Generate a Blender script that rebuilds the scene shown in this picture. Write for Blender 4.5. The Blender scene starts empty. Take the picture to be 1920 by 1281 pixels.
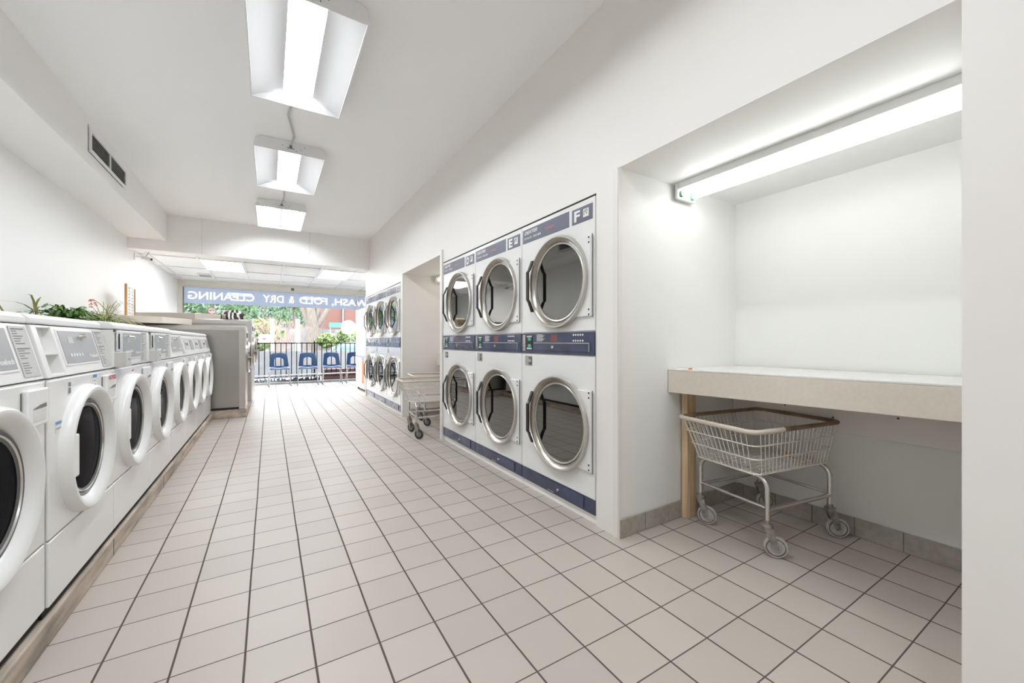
import bpy, bmesh, math, random
from mathutils import Matrix, Vector
R = math.radians
PI = math.pi
random.seed(7)
sc = bpy.context.scene
COL = sc.collection

# ------------------------------------------------------------------ camera, world, light, exposure
cd = bpy.data.cameras.new('camera'); cam = bpy.data.objects.new('camera', cd); COL.objects.link(cam)
cd.sensor_width = 36.0; cd.lens = 746.0 / 1920 * 36.0; cd.clip_start = 0.02; cd.clip_end = 200
cam.location = (0, 0, 1.10); cam.rotation_euler = (R(90), 0, -R(31.38))
sc.camera = cam
sc.view_settings.view_transform = 'Standard'; sc.view_settings.look = 'None'
sc.view_settings.gamma = 1; sc.view_settings.use_curve_mapping = False
sc.view_settings.exposure = 0.63
sc.cycles.use_denoising = True
sc.cycles.max_bounces = 16; sc.cycles.diffuse_bounces = 10; sc.cycles.glossy_bounces = 6
sc.cycles.transparent_max_bounces = 16
sc.cycles.sample_clamp_indirect = 8.0
sc.cycles.caustics_reflective = False; sc.cycles.caustics_refractive = False
LAMP = 26.0       # radiance of the lit lamp lenses
TUBE = 8.5
PANEL = 16.0
w = bpy.data.worlds.new('sky'); sc.world = w; w.use_nodes = True
nt = w.node_tree; bg = nt.nodes['Background']
tc = nt.nodes.new('ShaderNodeTexCoord'); sx = nt.nodes.new('ShaderNodeSeparateXYZ'); cr = nt.nodes.new('ShaderNodeValToRGB')
nt.links.new(tc.outputs['Generated'], sx.inputs[0]); nt.links.new(sx.outputs['Z'], cr.inputs[0]); nt.links.new(cr.outputs[0], bg.inputs[0])
cr.color_ramp.elements[0].color = (1, 1, 1, 1); cr.color_ramp.elements[1].color = (.62, .78, 1, 1)
bg.inputs[1].default_value = 7.2
sd = bpy.data.lights.new('sun', 'SUN'); sd.energy = 3.0; sd.angle = R(3); sd.color = (1, .96, .88)
sun = bpy.data.objects.new('sun', sd); COL.objects.link(sun); sun.rotation_euler = (R(38), R(-25), 0)

# ------------------------------------------------------------------ materials
def mat(name, col, rough=.5, metal=0, spec=.5, emit=None, es=0, coat=0, noise=None, bump=None, trans=0, alpha=1):
    m = bpy.data.materials.new(name); m.use_nodes = True
    n = m.node_tree.nodes; l = m.node_tree.links; b = n['Principled BSDF']
    b.inputs['Base Color'].default_value = (*col, 1); b.inputs['Roughness'].default_value = rough
    b.inputs['Metallic'].default_value = metal; b.inputs['Specular IOR Level'].default_value = spec
    b.inputs['Coat Weight'].default_value = coat; b.inputs['Coat Roughness'].default_value = .08
    if trans: b.inputs['Transmission Weight'].default_value = trans
    if emit: b.inputs['Emission Color'].default_value = (*emit, 1); b.inputs['Emission Strength'].default_value = es
    if noise or bump:
        t = n.new('ShaderNodeTexCoord')
    if noise:                                  # (scale, amount[, stretch])
        mp = n.new('ShaderNodeMapping'); l.new(t.outputs['Object'], mp.inputs[0])
        if len(noise) > 2: mp.inputs['Scale'].default_value = noise[2]
        t2 = n.new('ShaderNodeTexNoise'); t2.inputs['Scale'].default_value = noise[0]; t2.inputs['Detail'].default_value = 5
        l.new(mp.outputs[0], t2.inputs[0])
        r = n.new('ShaderNodeValToRGB'); r.color_ramp.elements[0].position = .3; r.color_ramp.elements[1].position = .7
        a = noise[1]
        r.color_ramp.elements[0].color = (*[c * (1 - a) for c in col], 1); r.color_ramp.elements[1].color = (*[min(1, c * (1 + a)) for c in col], 1)
        l.new(t2.outputs[0], r.inputs[0]); l.new(r.outputs[0], b.inputs['Base Color'])
    if bump:                                   # (scale, strength)
        t3 = n.new('ShaderNodeTexNoise'); t3.inputs['Scale'].default_value = bump[0]; t3.inputs['Detail'].default_value = 3
        l.new(t.outputs['Object'], t3.inputs[0]); bp = n.new('ShaderNodeBump'); bp.inputs['Strength'].default_value = bump[1]
        bp.inputs['Distance'].default_value = .01
        l.new(t3.outputs[0], bp.inputs['Height']); l.new(bp.outputs[0], b.inputs['Normal'])
    return m

def thin_glass(name, tint=(1, 1, 1), gloss=.08, ior=1.45):
    m = bpy.data.materials.new(name); m.use_nodes = True
    n = m.node_tree.nodes; l = m.node_tree.links; n.clear()
    o = n.new('ShaderNodeOutputMaterial'); mx = n.new('ShaderNodeMixShader'); tr = n.new('ShaderNodeBsdfTransparent'); g = n.new('ShaderNodeBsdfGlossy')
    f = n.new('ShaderNodeFresnel'); f.inputs[0].default_value = ior
    tr.inputs[0].default_value = (*tint, 1); g.inputs['Roughness'].default_value = .02
    l.new(f.outputs[0], mx.inputs[0]); l.new(tr.outputs[0], mx.inputs[1]); l.new(g.outputs[0], mx.inputs[2]); l.new(mx.outputs[0], o.inputs[0])
    return m

def veil(name, col, op):                       # printed translucent film on glass
    m = bpy.data.materials.new(name); m.use_nodes = True
    n = m.node_tree.nodes; l = m.node_tree.links; n.clear()
    o = n.new('ShaderNodeOutputMaterial'); mx = n.new('ShaderNodeMixShader'); tr = n.new('ShaderNodeBsdfTransparent')
    ad = n.new('ShaderNodeMixShader'); d = n.new('ShaderNodeBsdfDiffuse'); tl = n.new('ShaderNodeBsdfTranslucent')
    d.inputs[0].default_value = (*col, 1); tl.inputs[0].default_value = (*col, 1); ad.inputs[0].default_value = .85
    l.new(d.outputs[0], ad.inputs[1]); l.new(tl.outputs[0], ad.inputs[2])
    mx.inputs[0].default_value = op
    l.new(tr.outputs[0], mx.inputs[1]); l.new(ad.outputs[0], mx.inputs[2]); l.new(mx.outputs[0], o.inputs[0])
    return m

def emis(name, col, s):
    m = bpy.data.materials.new(name); m.use_nodes = True
    n = m.node_tree.nodes; l = m.node_tree.links; n.clear()
    o = n.new('ShaderNodeOutputMaterial'); e = n.new('ShaderNodeEmission'); e.inputs[0].default_value = (*col, 1); e.inputs[1].default_value = s
    l.new(e.outputs[0], o.inputs[0]); return m

def floor_mat():
    m = bpy.data.materials.new('quarry_tile_floor'); m.use_nodes = True
    n = m.node_tree.nodes; l = m.node_tree.links; b = n['Principled BSDF']
    tc = n.new('ShaderNodeTexCoord'); s = n.new('ShaderNodeSeparateXYZ'); l.new(tc.outputs['Object'], s.inputs[0])
    def M(op, a, b_=None, c=None):
        q = n.new('ShaderNodeMath'); q.operation = op
        for i, v in enumerate((a, b_, c)):
            if v is None: continue
            if isinstance(v, (int, float)): q.inputs[i].default_value = v
            else: l.new(v, q.inputs[i])
        return q.outputs[0]
    nz = n.new('ShaderNodeTexNoise'); nz.inputs['Scale'].default_value = 1.7; l.new(tc.outputs['Object'], nz.inputs[0])
    wob = M('MULTIPLY_ADD', nz.outputs[0], .006, -.003)
    gx = M('DIVIDE', M('ADD', M('SUBTRACT', s.outputs['X'], -.0725), wob), .2085)
    gy = M('DIVIDE', M('ADD', M('SUBTRACT', s.outputs['Y'], 1.694), wob), .2024)
    def dist(g, p): # metres to nearest line
        f = M('FRACT', g); return M('MULTIPLY', M('MINIMUM', f, M('SUBTRACT', 1, f)), p)
    dx = dist(gx, .2085); dy = dist(gy, .2024)
    big = M('FLOOR', gx); bigy = M('FLOOR', gy)
    cv = n.new('ShaderNodeCombineXYZ'); l.new(big, cv.inputs[0]); l.new(bigy, cv.inputs[1])
    wn = n.new('ShaderNodeTexWhiteNoise'); wn.noise_dimensions = '3D'; l.new(cv.outputs[0], wn.inputs[0])
    # joint profile: 0 in joint, 1 on tile
    def mask(d, wd):
        r = n.new('ShaderNodeMapRange'); r.inputs['From Min'].default_value = wd; r.inputs['From Max'].default_value = wd + .0016
        l.new(d, r.inputs[0]); return r.outputs[0]
    mk = M('MULTIPLY', mask(dx, .0026), mask(dy, .0014))
    # tile colour: warm grey with speckle and soiling
    sp = n.new('ShaderNodeTexNoise'); sp.inputs['Scale'].default_value = 420; sp.inputs['Detail'].default_value = 2; l.new(tc.outputs['Object'], sp.inputs[0])
    so = n.new('ShaderNodeTexNoise'); so.inputs['Scale'].default_value = 1.3; so.inputs['Detail'].default_value = 6; l.new(tc.outputs['Object'], so.inputs[0])
    v = M('ADD', M('MULTIPLY_ADD', wn.outputs[0], .10, .84), M('ADD', M('MULTIPLY', sp.outputs[0], .16), M('MULTIPLY', so.outputs[0], .12)))
    col = n.new('ShaderNodeVectorMath'); col.operation = 'SCALE'; col.inputs[0].default_value = (.455, .412, .368); l.new(v, col.inputs['Scale'])
    mx = n.new('ShaderNodeMix'); mx.data_type = 'RGBA'; l.new(mk, mx.inputs['Factor'])
    mx.inputs['A'].default_value = (.085, .068, .056, 1); l.new(col.outputs[0], mx.inputs['B'])
    l.new(mx.outputs['Result'], b.inputs['Base Color'])
    rg = M('MULTIPLY_ADD', mk, -.42, .85); l.new(rg, b.inputs['Roughness'])
    bp = n.new('ShaderNodeBump'); bp.inputs['Distance'].default_value = .002; bp.inputs['Strength'].default_value = .6
    l.new(M('ADD', mk, M('MULTIPLY', sp.outputs[0], .06)), bp.inputs['Height']); l.new(bp.outputs[0], b.inputs['Normal'])
    return m

def steel_mat(name, col=(.62, .60, .57), rough=.3, stretch=(1, 60, 1)):
    m = mat(name, col, rough, 1)
    n = m.node_tree.nodes; l = m.node_tree.links; b = n['Principled BSDF']
    t = n.new('ShaderNodeTexCoord'); mp = n.new('ShaderNodeMapping'); mp.inputs['Scale'].default_value = stretch
    t2 = n.new('ShaderNodeTexNoise'); t2.inputs['Scale'].default_value = 3; t2.inputs['Detail'].default_value = 6
    l.new(t.outputs['Object'], mp.inputs[0]); l.new(mp.outputs[0], t2.inputs[0])
    r = n.new('ShaderNodeMapRange'); r.inputs['To Min'].default_value = rough - .08; r.inputs['To Max'].default_value = rough + .14
    l.new(t2.outputs[0], r.inputs[0]); l.new(r.outputs[0], b.inputs['Roughness'])
    return m

def striped(name, a, c, sc_=14, dist=6):
    m = mat(name, a, .9); n = m.node_tree.nodes; l = m.node_tree.links; b = n['Principled BSDF']
    t = n.new('ShaderNodeTexCoord'); wv = n.new('ShaderNodeTexWave'); wv.inputs['Scale'].default_value = sc_; wv.inputs['Distortion'].default_value = dist
    l.new(t.outputs['Object'], wv.inputs[0]); r = n.new('ShaderNodeValToRGB'); r.color_ramp.interpolation = 'CONSTANT'
    r.color_ramp.elements[0].color = (*a, 1); r.color_ramp.elements[1].color = (*c, 1); r.color_ramp.elements[1].position = .55
    l.new(wv.outputs[0], r.inputs[0]); l.new(r.outputs[0], b.inputs['Base Color']); return m

def brick_mat():
    m = mat('red_brick', (.4, .2, .15), .9); n = m.node_tree.nodes; l = m.node_tree.links; b = n['Principled BSDF']
    t = n.new('ShaderNodeTexCoord'); mp = n.new('ShaderNodeMapping'); mp.inputs['Rotation'].default_value = (R(90), 0, 0)
    br = n.new('ShaderNodeTexBrick'); br.inputs['Scale'].default_value = 4; br.inputs['Color1'].default_value = (.13, .048, .034, 1); br.inputs['Color2'].default_value = (.10, .038, .027, 1)
    br.inputs['Mortar'].default_value = (.14, .11, .095, 1)
    l.new(t.outputs['Object'], mp.inputs[0]); l.new(mp.outputs[0], br.inputs[0]); l.new(br.outputs[0], b.inputs['Base Color']); return m

MT = dict(
    floor=floor_mat(),
    wall=mat('painted_wall', (.80, .78, .75), .55, bump=(9, .05)),
    wall_white=mat('white_painted_wall', (.88, .875, .865), .55, bump=(9, .05)),
    wall_alc=mat('alcove_tube_tinted_wall', (.78, .78, .765), .5, bump=(9, .05)),  # cool cast of the tube light mixed into the wall colour
    ceil=mat('painted_ceiling', (.93, .93, .93), .6, bump=(5, .08)),
    soffit=mat('painted_soffit', (.89, .88, .865), .6),
    trim=mat('painted_trim', (.76, .74, .71), .4),
    basetile=mat('base_tile', (.36, .33, .29), .5, noise=(30, .12)),
    curb=mat('worn_painted_curb', (.46, .385, .32), .7, noise=(9, .42, (1, .3, 2)), bump=(30, .3)),
    dark=mat('dark_gap', (.02, .018, .016), .8),
    enamel=mat('white_enamel', (.80, .80, .79), .22, coat=.3),
    enamel2=mat('white_plastic', (.82, .82, .81), .28),
    enamel3=mat('grey_white_console', (.70, .69, .67), .35),
    coin=mat('coin_box_paint', (.60, .59, .57), .45),
    greyp=mat('grey_control_panel', (.36, .37, .38), .35),
    label=mat('pale_label', (.58, .58, .57), .5),
    ink=mat('grey_ink', (.22, .22, .22), .6),
    whiteink=mat('white_ink', (.82, .82, .82), .5),
    redink=mat('red_ink', (.62, .05, .08), .5),
    dullred=mat('dull_red_print', (.30, .07, .06), .5),
    salmon=mat('salmon_print', (.62, .22, .20), .5),
    blueink=mat('blue_ink', (.12, .3, .55), .5),
    navy=mat('navy_panel', (.045, .055, .11), .25, coat=.3, noise=(6, .25)),
    slate=mat('slate_blue_panel', (.11, .115, .16), .35, noise=(3, .2)),
    dglass=mat('dark_mirror_glass', (.21, .21, .205), .03, 1),
    wglass=mat('dark_washer_glass', (.006, .006, .007), .06, 0, .05),
    gasket=mat('grey_gasket', (.16, .16, .16), .35, .4),
    chrome=mat('satin_chrome', (.70, .68, .65), .22, 1),
    wire=mat('chrome_wire', (.80, .77, .71), .4, .3),
    brush=steel_mat('brushed_ring', (.42, .385, .34), .28, (1, 40, 1)),
    rimnick=mat('nickel_rim', (.62, .60, .56), .3, .85),
    steel=steel_mat('brushed_steel', (.42, .405, .385), .32, (30, 30, 1)),
    steelf=steel_mat('steel_frame', (.60, .58, .55), .3, (1, 30, 1)),
    black=mat('black_plastic', (.015, .015, .015), .35),
    rubber=mat('grey_rubber', (.42, .40, .37), .7, noise=(40, .2)),
    castor=mat('castor_metal', (.32, .30, .27), .45, .8, noise=(30, .4)),
    dtyre=mat('dark_rubber', (.06, .06, .06), .6),
    bumper=mat('beige_vinyl_bumper', (.60, .53, .45), .45),
    wornrim=mat('worn_brown_bumper', (.23, .155, .10), .5, noise=(9, .4)),
    laminate=mat('beige_laminate', (.70, .63, .555), .45, noise=(60, .03)),
    ltop=mat('white_laminate_top', (.80, .79, .77), .16, coat=.4),
    pine=mat('pine_wood', (.62, .46, .29), .55, noise=(5, .22, (8, 8, .6))),
    oak=mat('orange_wood', (.52, .29, .10), .45, noise=(6, .2, (8, 8, .6))),
    fixture=mat('white_fixture', (.80, .80, .80), .4),
    reflector=mat('fixture_reflector', (.62, .62, .62), .6),
    lamp=emis('lit_lamp_lens', (.91, .955, 1), LAMP),
    tube=emis('lit_tube', (.97, 1, .98), TUBE),
    dimtube=emis('dim_tube', (1, .93, .82), 3.0),
    panel=emis('lit_ceiling_panel', (1, 1, 1), PANEL),
    socket=mat('green_socket', (.18, .45, .28), .5),
    cable=mat('grey_cable', (.50, .50, .49), .5),
    dropt=mat('ceiling_tile', (.88, .88, .87), .8, noise=(60, .06)),
    frame=mat('window_frame_paint', (.70, .68, .62), .4),
    glass=thin_glass('window_glass', ior=1.22),
    film=veil('sign_film', (.335, .35, .385), .97),
    yfilm=veil('yellow_sign_letters', (.42, .43, .22), .97),
    wfilm=veil('white_sign_letters', (.48, .48, .48), .97),
    blue=mat('blue_plastic', (.004, .046, .15), .35),
    leaf=mat('leaf_green', (.09, .20, .035), .45, noise=(12, .5)),
    leaf2=mat('striped_leaf', (.30, .36, .14), .5, noise=(14, .45)),
    leafb=mat('olive_leaf', (.24, .25, .08), .5, noise=(9, .35)),
    flower=mat('coral_petals', (.75, .16, .12), .5),
    pot=mat('terracotta', (.35, .17, .10), .8),
    soil=mat('soil', (.06, .045, .03), .9),
    cloth=striped('striped_blanket', (.02, .02, .02), (.60, .55, .50), 4, 9),
    paper=mat('printed_paper', (.80, .80, .79), .6),
    card=mat('tan_cardboard', (.55, .44, .28), .8),
    brick=brick_mat(),
    asphalt=mat('asphalt', (.12, .12, .12), .9, noise=(4, .15)),
    concrete=mat('concrete', (.13, .128, .125), .85, noise=(4, .1)),
    sidewalk=mat('pale_sidewalk', (.55, .54, .52), .85, noise=(4, .08)),  # pale tone picked to bounce daylight up onto the front ceiling and beam
    railing=mat('black_iron', (.006, .006, .007), .7, spec=.2),
    bark=mat('grey_bark', (.12, .10, .08), .9, noise=(6, .3, (4, 4, .6))),
    twig=mat('pale_twigs', (.24, .16, .12), .8),
    foliage=mat('tree_foliage', (.050, .10, .028), .7, noise=(2.5, .55)),
    foliage2=mat('bush_foliage', (.11, .15, .04), .7, noise=(3, .45)),
    carw=mat('white_car_paint', (.22, .24, .30), .25, coat=.6),
    carb=mat('blue_car_paint', (.08, .12, .24), .25, coat=.6),
    carg=mat('car_glass', (.10, .16, .22), .08),
    gsign=mat('green_sign', (.03, .14, .09), .5),
    orange=mat('orange_print', (.85, .25, .06), .5),
    wood2=mat('dark_board_fence', (.16, .15, .14), .8, noise=(2, .3, (9, 1, 1))),
)

MT['wglass'].node_tree.nodes['Principled BSDF'].inputs['IOR'].default_value = 1.12
# ------------------------------------------------------------------ mesh builder
class MB:
    def __init__(s, M=None): s.v = []; s.f = []; s.M = M or Matrix(); s.smooth = []
    def add(s, vs, fs, smooth=False):
        o = len(s.v); s.v += [tuple(s.M @ Vector(p)) for p in vs]; s.f += [tuple(i + o for i in f) for f in fs]; s.smooth += [smooth] * len(fs)
        return s
    def box(s, x0, x1, y0, y1, z0, z1):
        x0, x1 = sorted((x0, x1)); y0, y1 = sorted((y0, y1)); z0, z1 = sorted((z0, z1))
        return s.add([(x0, y0, z0), (x1, y0, z0), (x1, y1, z0), (x0, y1, z0), (x0, y0, z1), (x1, y0, z1), (x1, y1, z1), (x0, y1, z1)],
                     [(0, 3, 2, 1), (4, 5, 6, 7), (0, 1, 5, 4), (1, 2, 6, 5), (2, 3, 7, 6), (3, 0, 4, 7)])
    def prism(s, prof, a0, a1, axis='y'):       # profile (p,q) extruded along axis; y: (x,z)  x: (y,z)  z: (x,y)
        n = len(prof)
        def P(p, a): return {'y': (p[0], a, p[1]), 'x': (a, p[0], p[1]), 'z': (p[0], p[1], a)}[axis]
        vs = [P(p, a0) for p in prof] + [P(p, a1) for p in prof]
        fs = [tuple(range(n)), tuple(range(2 * n - 1, n - 1, -1))] + [(i, i + n, (i + 1) % n + n, (i + 1) % n) for i in range(n)]
        return s.add(vs, fs)
    def tube(s, pts, r, n=8, closed=False, cap=True):
        pts = [Vector(p) for p in pts]; m = len(pts); vs = []; fs = []
        rr = r if isinstance(r, (list, tuple)) else [r] * m
        up = None
        for i, p in enumerate(pts):
            a = pts[(i - 1) % m] if (closed or i > 0) else p; b = pts[(i + 1) % m] if (closed or i < m - 1) else p
            t = (b - a)
            if t.length < 1e-9: t = Vector((0, 0, 1))
            t.normalize()
            if up is None:
                up = Vector((0, 0, 1)) if abs(t.z) < .9 else Vector((1, 0, 0))
            u = t.cross(up)
            if u.length < 1e-6: u = t.orthogonal()
            u.normalize(); v = u.cross(t).normalized(); up = v
            # note: keeps the frame turning smoothly along the path
            for k in range(n):
                an = 2 * PI * k / n; vs.append(p + u * math.cos(an) * rr[i] + v * math.sin(an) * rr[i])
        seg = m if closed else m - 1
        for i in range(seg):
            for k in range(n):
                j = (i + 1) % m; fs.append((i * n + k, i * n + (k + 1) % n, j * n + (k + 1) % n, j * n + k))
        if cap and not closed: fs += [tuple(range(n))[::-1], tuple((m - 1) * n + k for k in range(n))]
        return s.add(vs, fs, True)
    def lathe(s, prof, c=(0, 0, 0), axis='x', n=48, cap=False):   # prof: (r, h) along axis
        vs = []; fs = []; m = len(prof)
        for k in range(n):
            a = 2 * PI * k / n; ca, sa = math.cos(a), math.sin(a)
            for r, h in prof:
                p = {'x': (h, r * ca, r * sa), 'y': (r * ca, h, r * sa), 'z': (r * ca, r * sa, h)}[axis]
                vs.append((p[0] + c[0], p[1] + c[1], p[2] + c[2]))
        for k in range(n):
            j = (k + 1) % n
            for i in range(m - 1): fs.append((k * m + i, k * m + i + 1, j * m + i + 1, j * m + i))
        if cap:
            fs.append(tuple(k * m for k in range(n))); fs.append(tuple(k * m + m - 1 for k in range(n)))
        return s.add(vs, fs, True)
    def build(s, name, m, parent=None, bev=0, seg=2, sub=0, solid=0, **props):
        me = bpy.data.meshes.new(name); me.from_pydata(s.v, [], s.f); me.update()
        bm = bmesh.new(); bm.from_mesh(me); bmesh.ops.recalc_face_normals(bm, faces=bm.faces); bm.to_mesh(me); bm.free()
        me.polygons.foreach_set('use_smooth', [bool(q) for q in s.smooth])
        if any(s.smooth): me.set_sharp_from_angle(angle=R(38))
        me.materials.append(MT[m] if isinstance(m, str) else m)
        o = bpy.data.objects.new(name, me); COL.objects.link(o)
        if parent: o.parent = parent
        if solid:
            d = o.modifiers.new('solid', 'SOLIDIFY'); d.thickness = solid; d.offset = 0
        if bev:
            b = o.modifiers.new('bevel', 'BEVEL'); b.width = bev; b.segments = seg; b.limit_method = 'ANGLE'; b.angle_limit = R(40)
            b.harden_normals = False
        if sub:
            u = o.modifiers.new('sub', 'SUBSURF'); u.levels = sub; u.render_levels = sub
        for k, v in props.items(): o[k] = v
        return o

def thing(name, label, cat, loc=(0, 0, 0), rz=0, group=None):
    o = bpy.data.objects.new(name, None); COL.objects.link(o); o.empty_display_size = .1
    o.location = loc; o.rotation_euler = (0, 0, rz); o['label'] = label; o['category'] = cat
    if group: o['group'] = group
    return o
def tag(o, label, cat, group=None):
    o['label'] = label; o['category'] = cat
    if group: o['group'] = group
    return o
def struct(o): o['kind'] = 'structure'; return o
def kids(o): return [c for c in o.children]
def copy_tree(o, parent=None):
    c = o.copy(); COL.objects.link(c)
    if parent: c.parent = parent
    for ch in kids(o): copy_tree(ch, c)
    return c
def place(o, loc, rz, label, cat=None, group=None):
    o.location = loc; o.rotation_euler = (0, 0, rz); o['label'] = label
    if cat: o['category'] = cat
    if group: o['group'] = group
    return o

def text_mb(body, M, size=1.0, width=None, bold=0, height=None, depth=0, shear=0):
    """lettering as a mesh; M maps text plane (u,v,n) to the parent's space. width/height fit the run."""
    cu = bpy.data.curves.new('t', 'FONT'); cu.body = body; cu.size = size; cu.offset = bold; cu.extrude = depth; cu.shear = shear
    cu.resolution_u = 3
    ob = bpy.data.objects.new('t', cu); COL.objects.link(ob)
    dg = bpy.context.evaluated_depsgraph_get(); me = bpy.data.meshes.new_from_object(ob.evaluated_get(dg))
    vs = [v.co.copy() for v in me.vertices]; fs = [tuple(p.vertices) for p in me.polygons]
    bpy.data.objects.remove(ob); bpy.data.curves.remove(cu); bpy.data.meshes.remove(me)
    x0 = min(v.x for v in vs); x1 = max(v.x for v in vs); y0 = min(v.y for v in vs); y1 = max(v.y for v in vs)
    kx = (width / (x1 - x0)) if width else 1; ky = (height / (y1 - y0)) if height else kx
    if not width: kx = ky
    b = MB(M); b.add([((v.x - x0) * kx, (v.y - y0) * ky, v.z) for v in vs], fs); return b
def frame(o, u, v):                            # matrix with origin o, text x along u, text y along v
    u = Vector(u).normalized(); v = Vector(v).normalized(); n = u.cross(v)
    return Matrix(((u.x, v.x, n.x, o[0]), (u.y, v.y, n.y, o[1]), (u.z, v.z, n.z, o[2]), (0, 0, 0, 1)))
def arc(c, r, a0, a1, n, plane='xz'):
    out = []
    for i in range(n + 1):
        a = R(a0 + (a1 - a0) * i / n); p, q = r * math.cos(a), r * math.sin(a)
        out.append({'xz': (c[0] + p, c[1], c[2] + q), 'xy': (c[0] + p, c[1] + q, c[2]), 'yz': (c[0], c[1] + p, c[2] + q)}[plane])
    return out

# ------------------------------------------------------------------ room
XR = 1.665; XL = -1.81; ZC = 3.076; YB = 8.05; YF = 11.9; ZA = 2.07; XA = 2.83; Y0 = -3.0; ZF = 2.52; XF = 2.75
A0, A1 = .297, 1.586            # near alcove
B0, B1 = 4.235, 5.79            # far alcove
D0, E0 = 1.768, 5.90            # dryer banks
def sbox(name, m, *boxes, bev=0):
    b = MB()
    for q in boxes: b.box(*q)
    return struct(b.build(name, m, bev=bev))
sbox('floor', 'floor', (-2.0, 3.0, Y0, 12.02, -.1, 0))
sbox('ceiling', 'ceil', (-2.0, 3.0, Y0, YB + .25, ZC, ZC + .1))
sbox('wall_left', 'wall_white', (XL - .12, XL, Y0, YF + .1, 0, ZC))
sbox('wall_back', 'wall', (-2.0, 3.0, Y0 - .1, Y0, 0, ZC))
sbox('wall_right', 'wall', (XR, XR + .12, Y0, A0, 0, ZC), (XR, XR + .12, A0, A1, ZA, ZC), (XR, XR + .12, A1, D0 - .004, 0, ZC),
     (XR, XR + .12, D0 - .004, D0 + 2.436, 1.985, ZC), (XR, XR + .12, D0 + 2.436, B0, 0, ZC), (XR, XR + .12, B0, B1, 2.09, ZC),
     (XR, XR + .12, B1, E0 - .004, 0, ZC), (XR, XR + .12, E0 - .004, E0 + 2.436, 1.985, ZC), (XR, XR + .12, E0 + 2.436, 8.40, 0, ZC))
sbox('wall_alcove_near', 'wall_alc', (XA, XA + .1, A0 - .1, A1 + .1, 0, ZA), (XR + .12, XA, A0 - .1, A0, 0, ZA), (XR + .12, XA, A1, A1 + .1, 0, ZA))
sbox('wall_alcove_far', 'wall', (XA, XA + .1, B0 - .03, B1 + .1, 0, 2.09), (XR + .12, XA, B0 - .03, B0, 0, 2.09), (XR + .12, XA, B1, B1 + .1, 0, 2.09))
sbox('ceiling_alcove_near', 'wall_alc', (XR + .12, XA + .1, A0 - .1, A1 + .1, ZA, ZA + .08))
sbox('ceiling_alcove_far', 'wall', (XR + .12, XA + .1, B0 - .1, B1 + .1, 2.09, 2.17))
sbox('wall_front_return', 'wall_white', (XR + .12, XF, 8.345, 8.40, 0, ZC), (XF, XF + .1, 8.345, YF, 0, ZC))
sbox('trim_1', 'soffit', (XL, XR, YB, YB + .22, 2.50, ZC))                      # dropped beam over the shop front
sbox('trim_2', 'soffit', (XL, -1.36, Y0, YB, 2.66, ZC))                         # boxed soffit along the left wall
sbox('trim_3', 'trim', (XR - .010, XR, A1 - .002, A1 + .035, 0, ZA + .0), (XR - .006, XR + .02, A1 - .006, A1, 0, ZA))
sbox('trim_4', 'trim', (XR - .02, XR, 4.205, 4.262, 0, 2.13))
sbox('trim_5', 'trim', (XR - .008, XR, B1 - .002, B1 + .03, 0, 2.09))
sbox('trim_6', 'trim', (XR - .012, XR, 8.34, 8.40, 0, 2.0))
sbox('trim_7', 'trim', (.62, .63, YB - .004, YB, 2.50, ZC), (-.93, -.922, YB - .004, YB, 2.50, ZC))
# tile baseboards
def basebrd(name, boxes, cuts):
    b = MB()
    for q in boxes: b.box(*q)
    return struct(b.build(name, 'basetile', bev=.002))
def tilerun(x0, x1, y0, y1, along, step, h=.105):
    out = []; a = y0 if along == 'y' else x0; end = y1 if along == 'y' else x1
    while a < end - .01:
        e = min(a + step, end)
        out.append((x0, x1, a + .0015, e - .0015, 0.001, h) if along == 'y' else (a + .0015, e - .0015, y0, y1, 0.001, h)); a = e
    return out
basebrd('baseboard_near', tilerun(XA - .012, XA - .001, A0, A1 - .013, 'y', .205) + tilerun(XR + .002, XA - .013, A1 - .012, A1 - .001, 'x', .205), 0)
basebrd('baseboard_far', tilerun(XA - .012, XA - .001, B0, B1 - .013, 'y', .205) + tilerun(XR + .122, XA - .013, B1 - .012, B1 - .001, 'x', .205), 0)
sbox('trim_8', 'dark', (XR - .001, XR + .004, D0, D0 + 2.43, 1.977, 1.985), (XR - .001, XR + .004, E0, E0 + 2.43, 1.977, 1.985))

# curb under the machines on the left
b = MB(); b.box(XL, -.681, .2, 6.93, 0, .092); b.box(XL, -.285, 6.95, 9.6, 0, .122)
cb = b.build('trim_9', 'curb', bev=.006); struct(cb)
sbox('trim_13', 'dark', *[(-.6825, -.6802, y, y + .006, .004, .088) for y in (2.80, 3.93, 5.35)])
sbox('trim_10', 'trim', (XL, -1.40, .2, 6.90, .108, 1.14))      # pipe chase behind the washers

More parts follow.
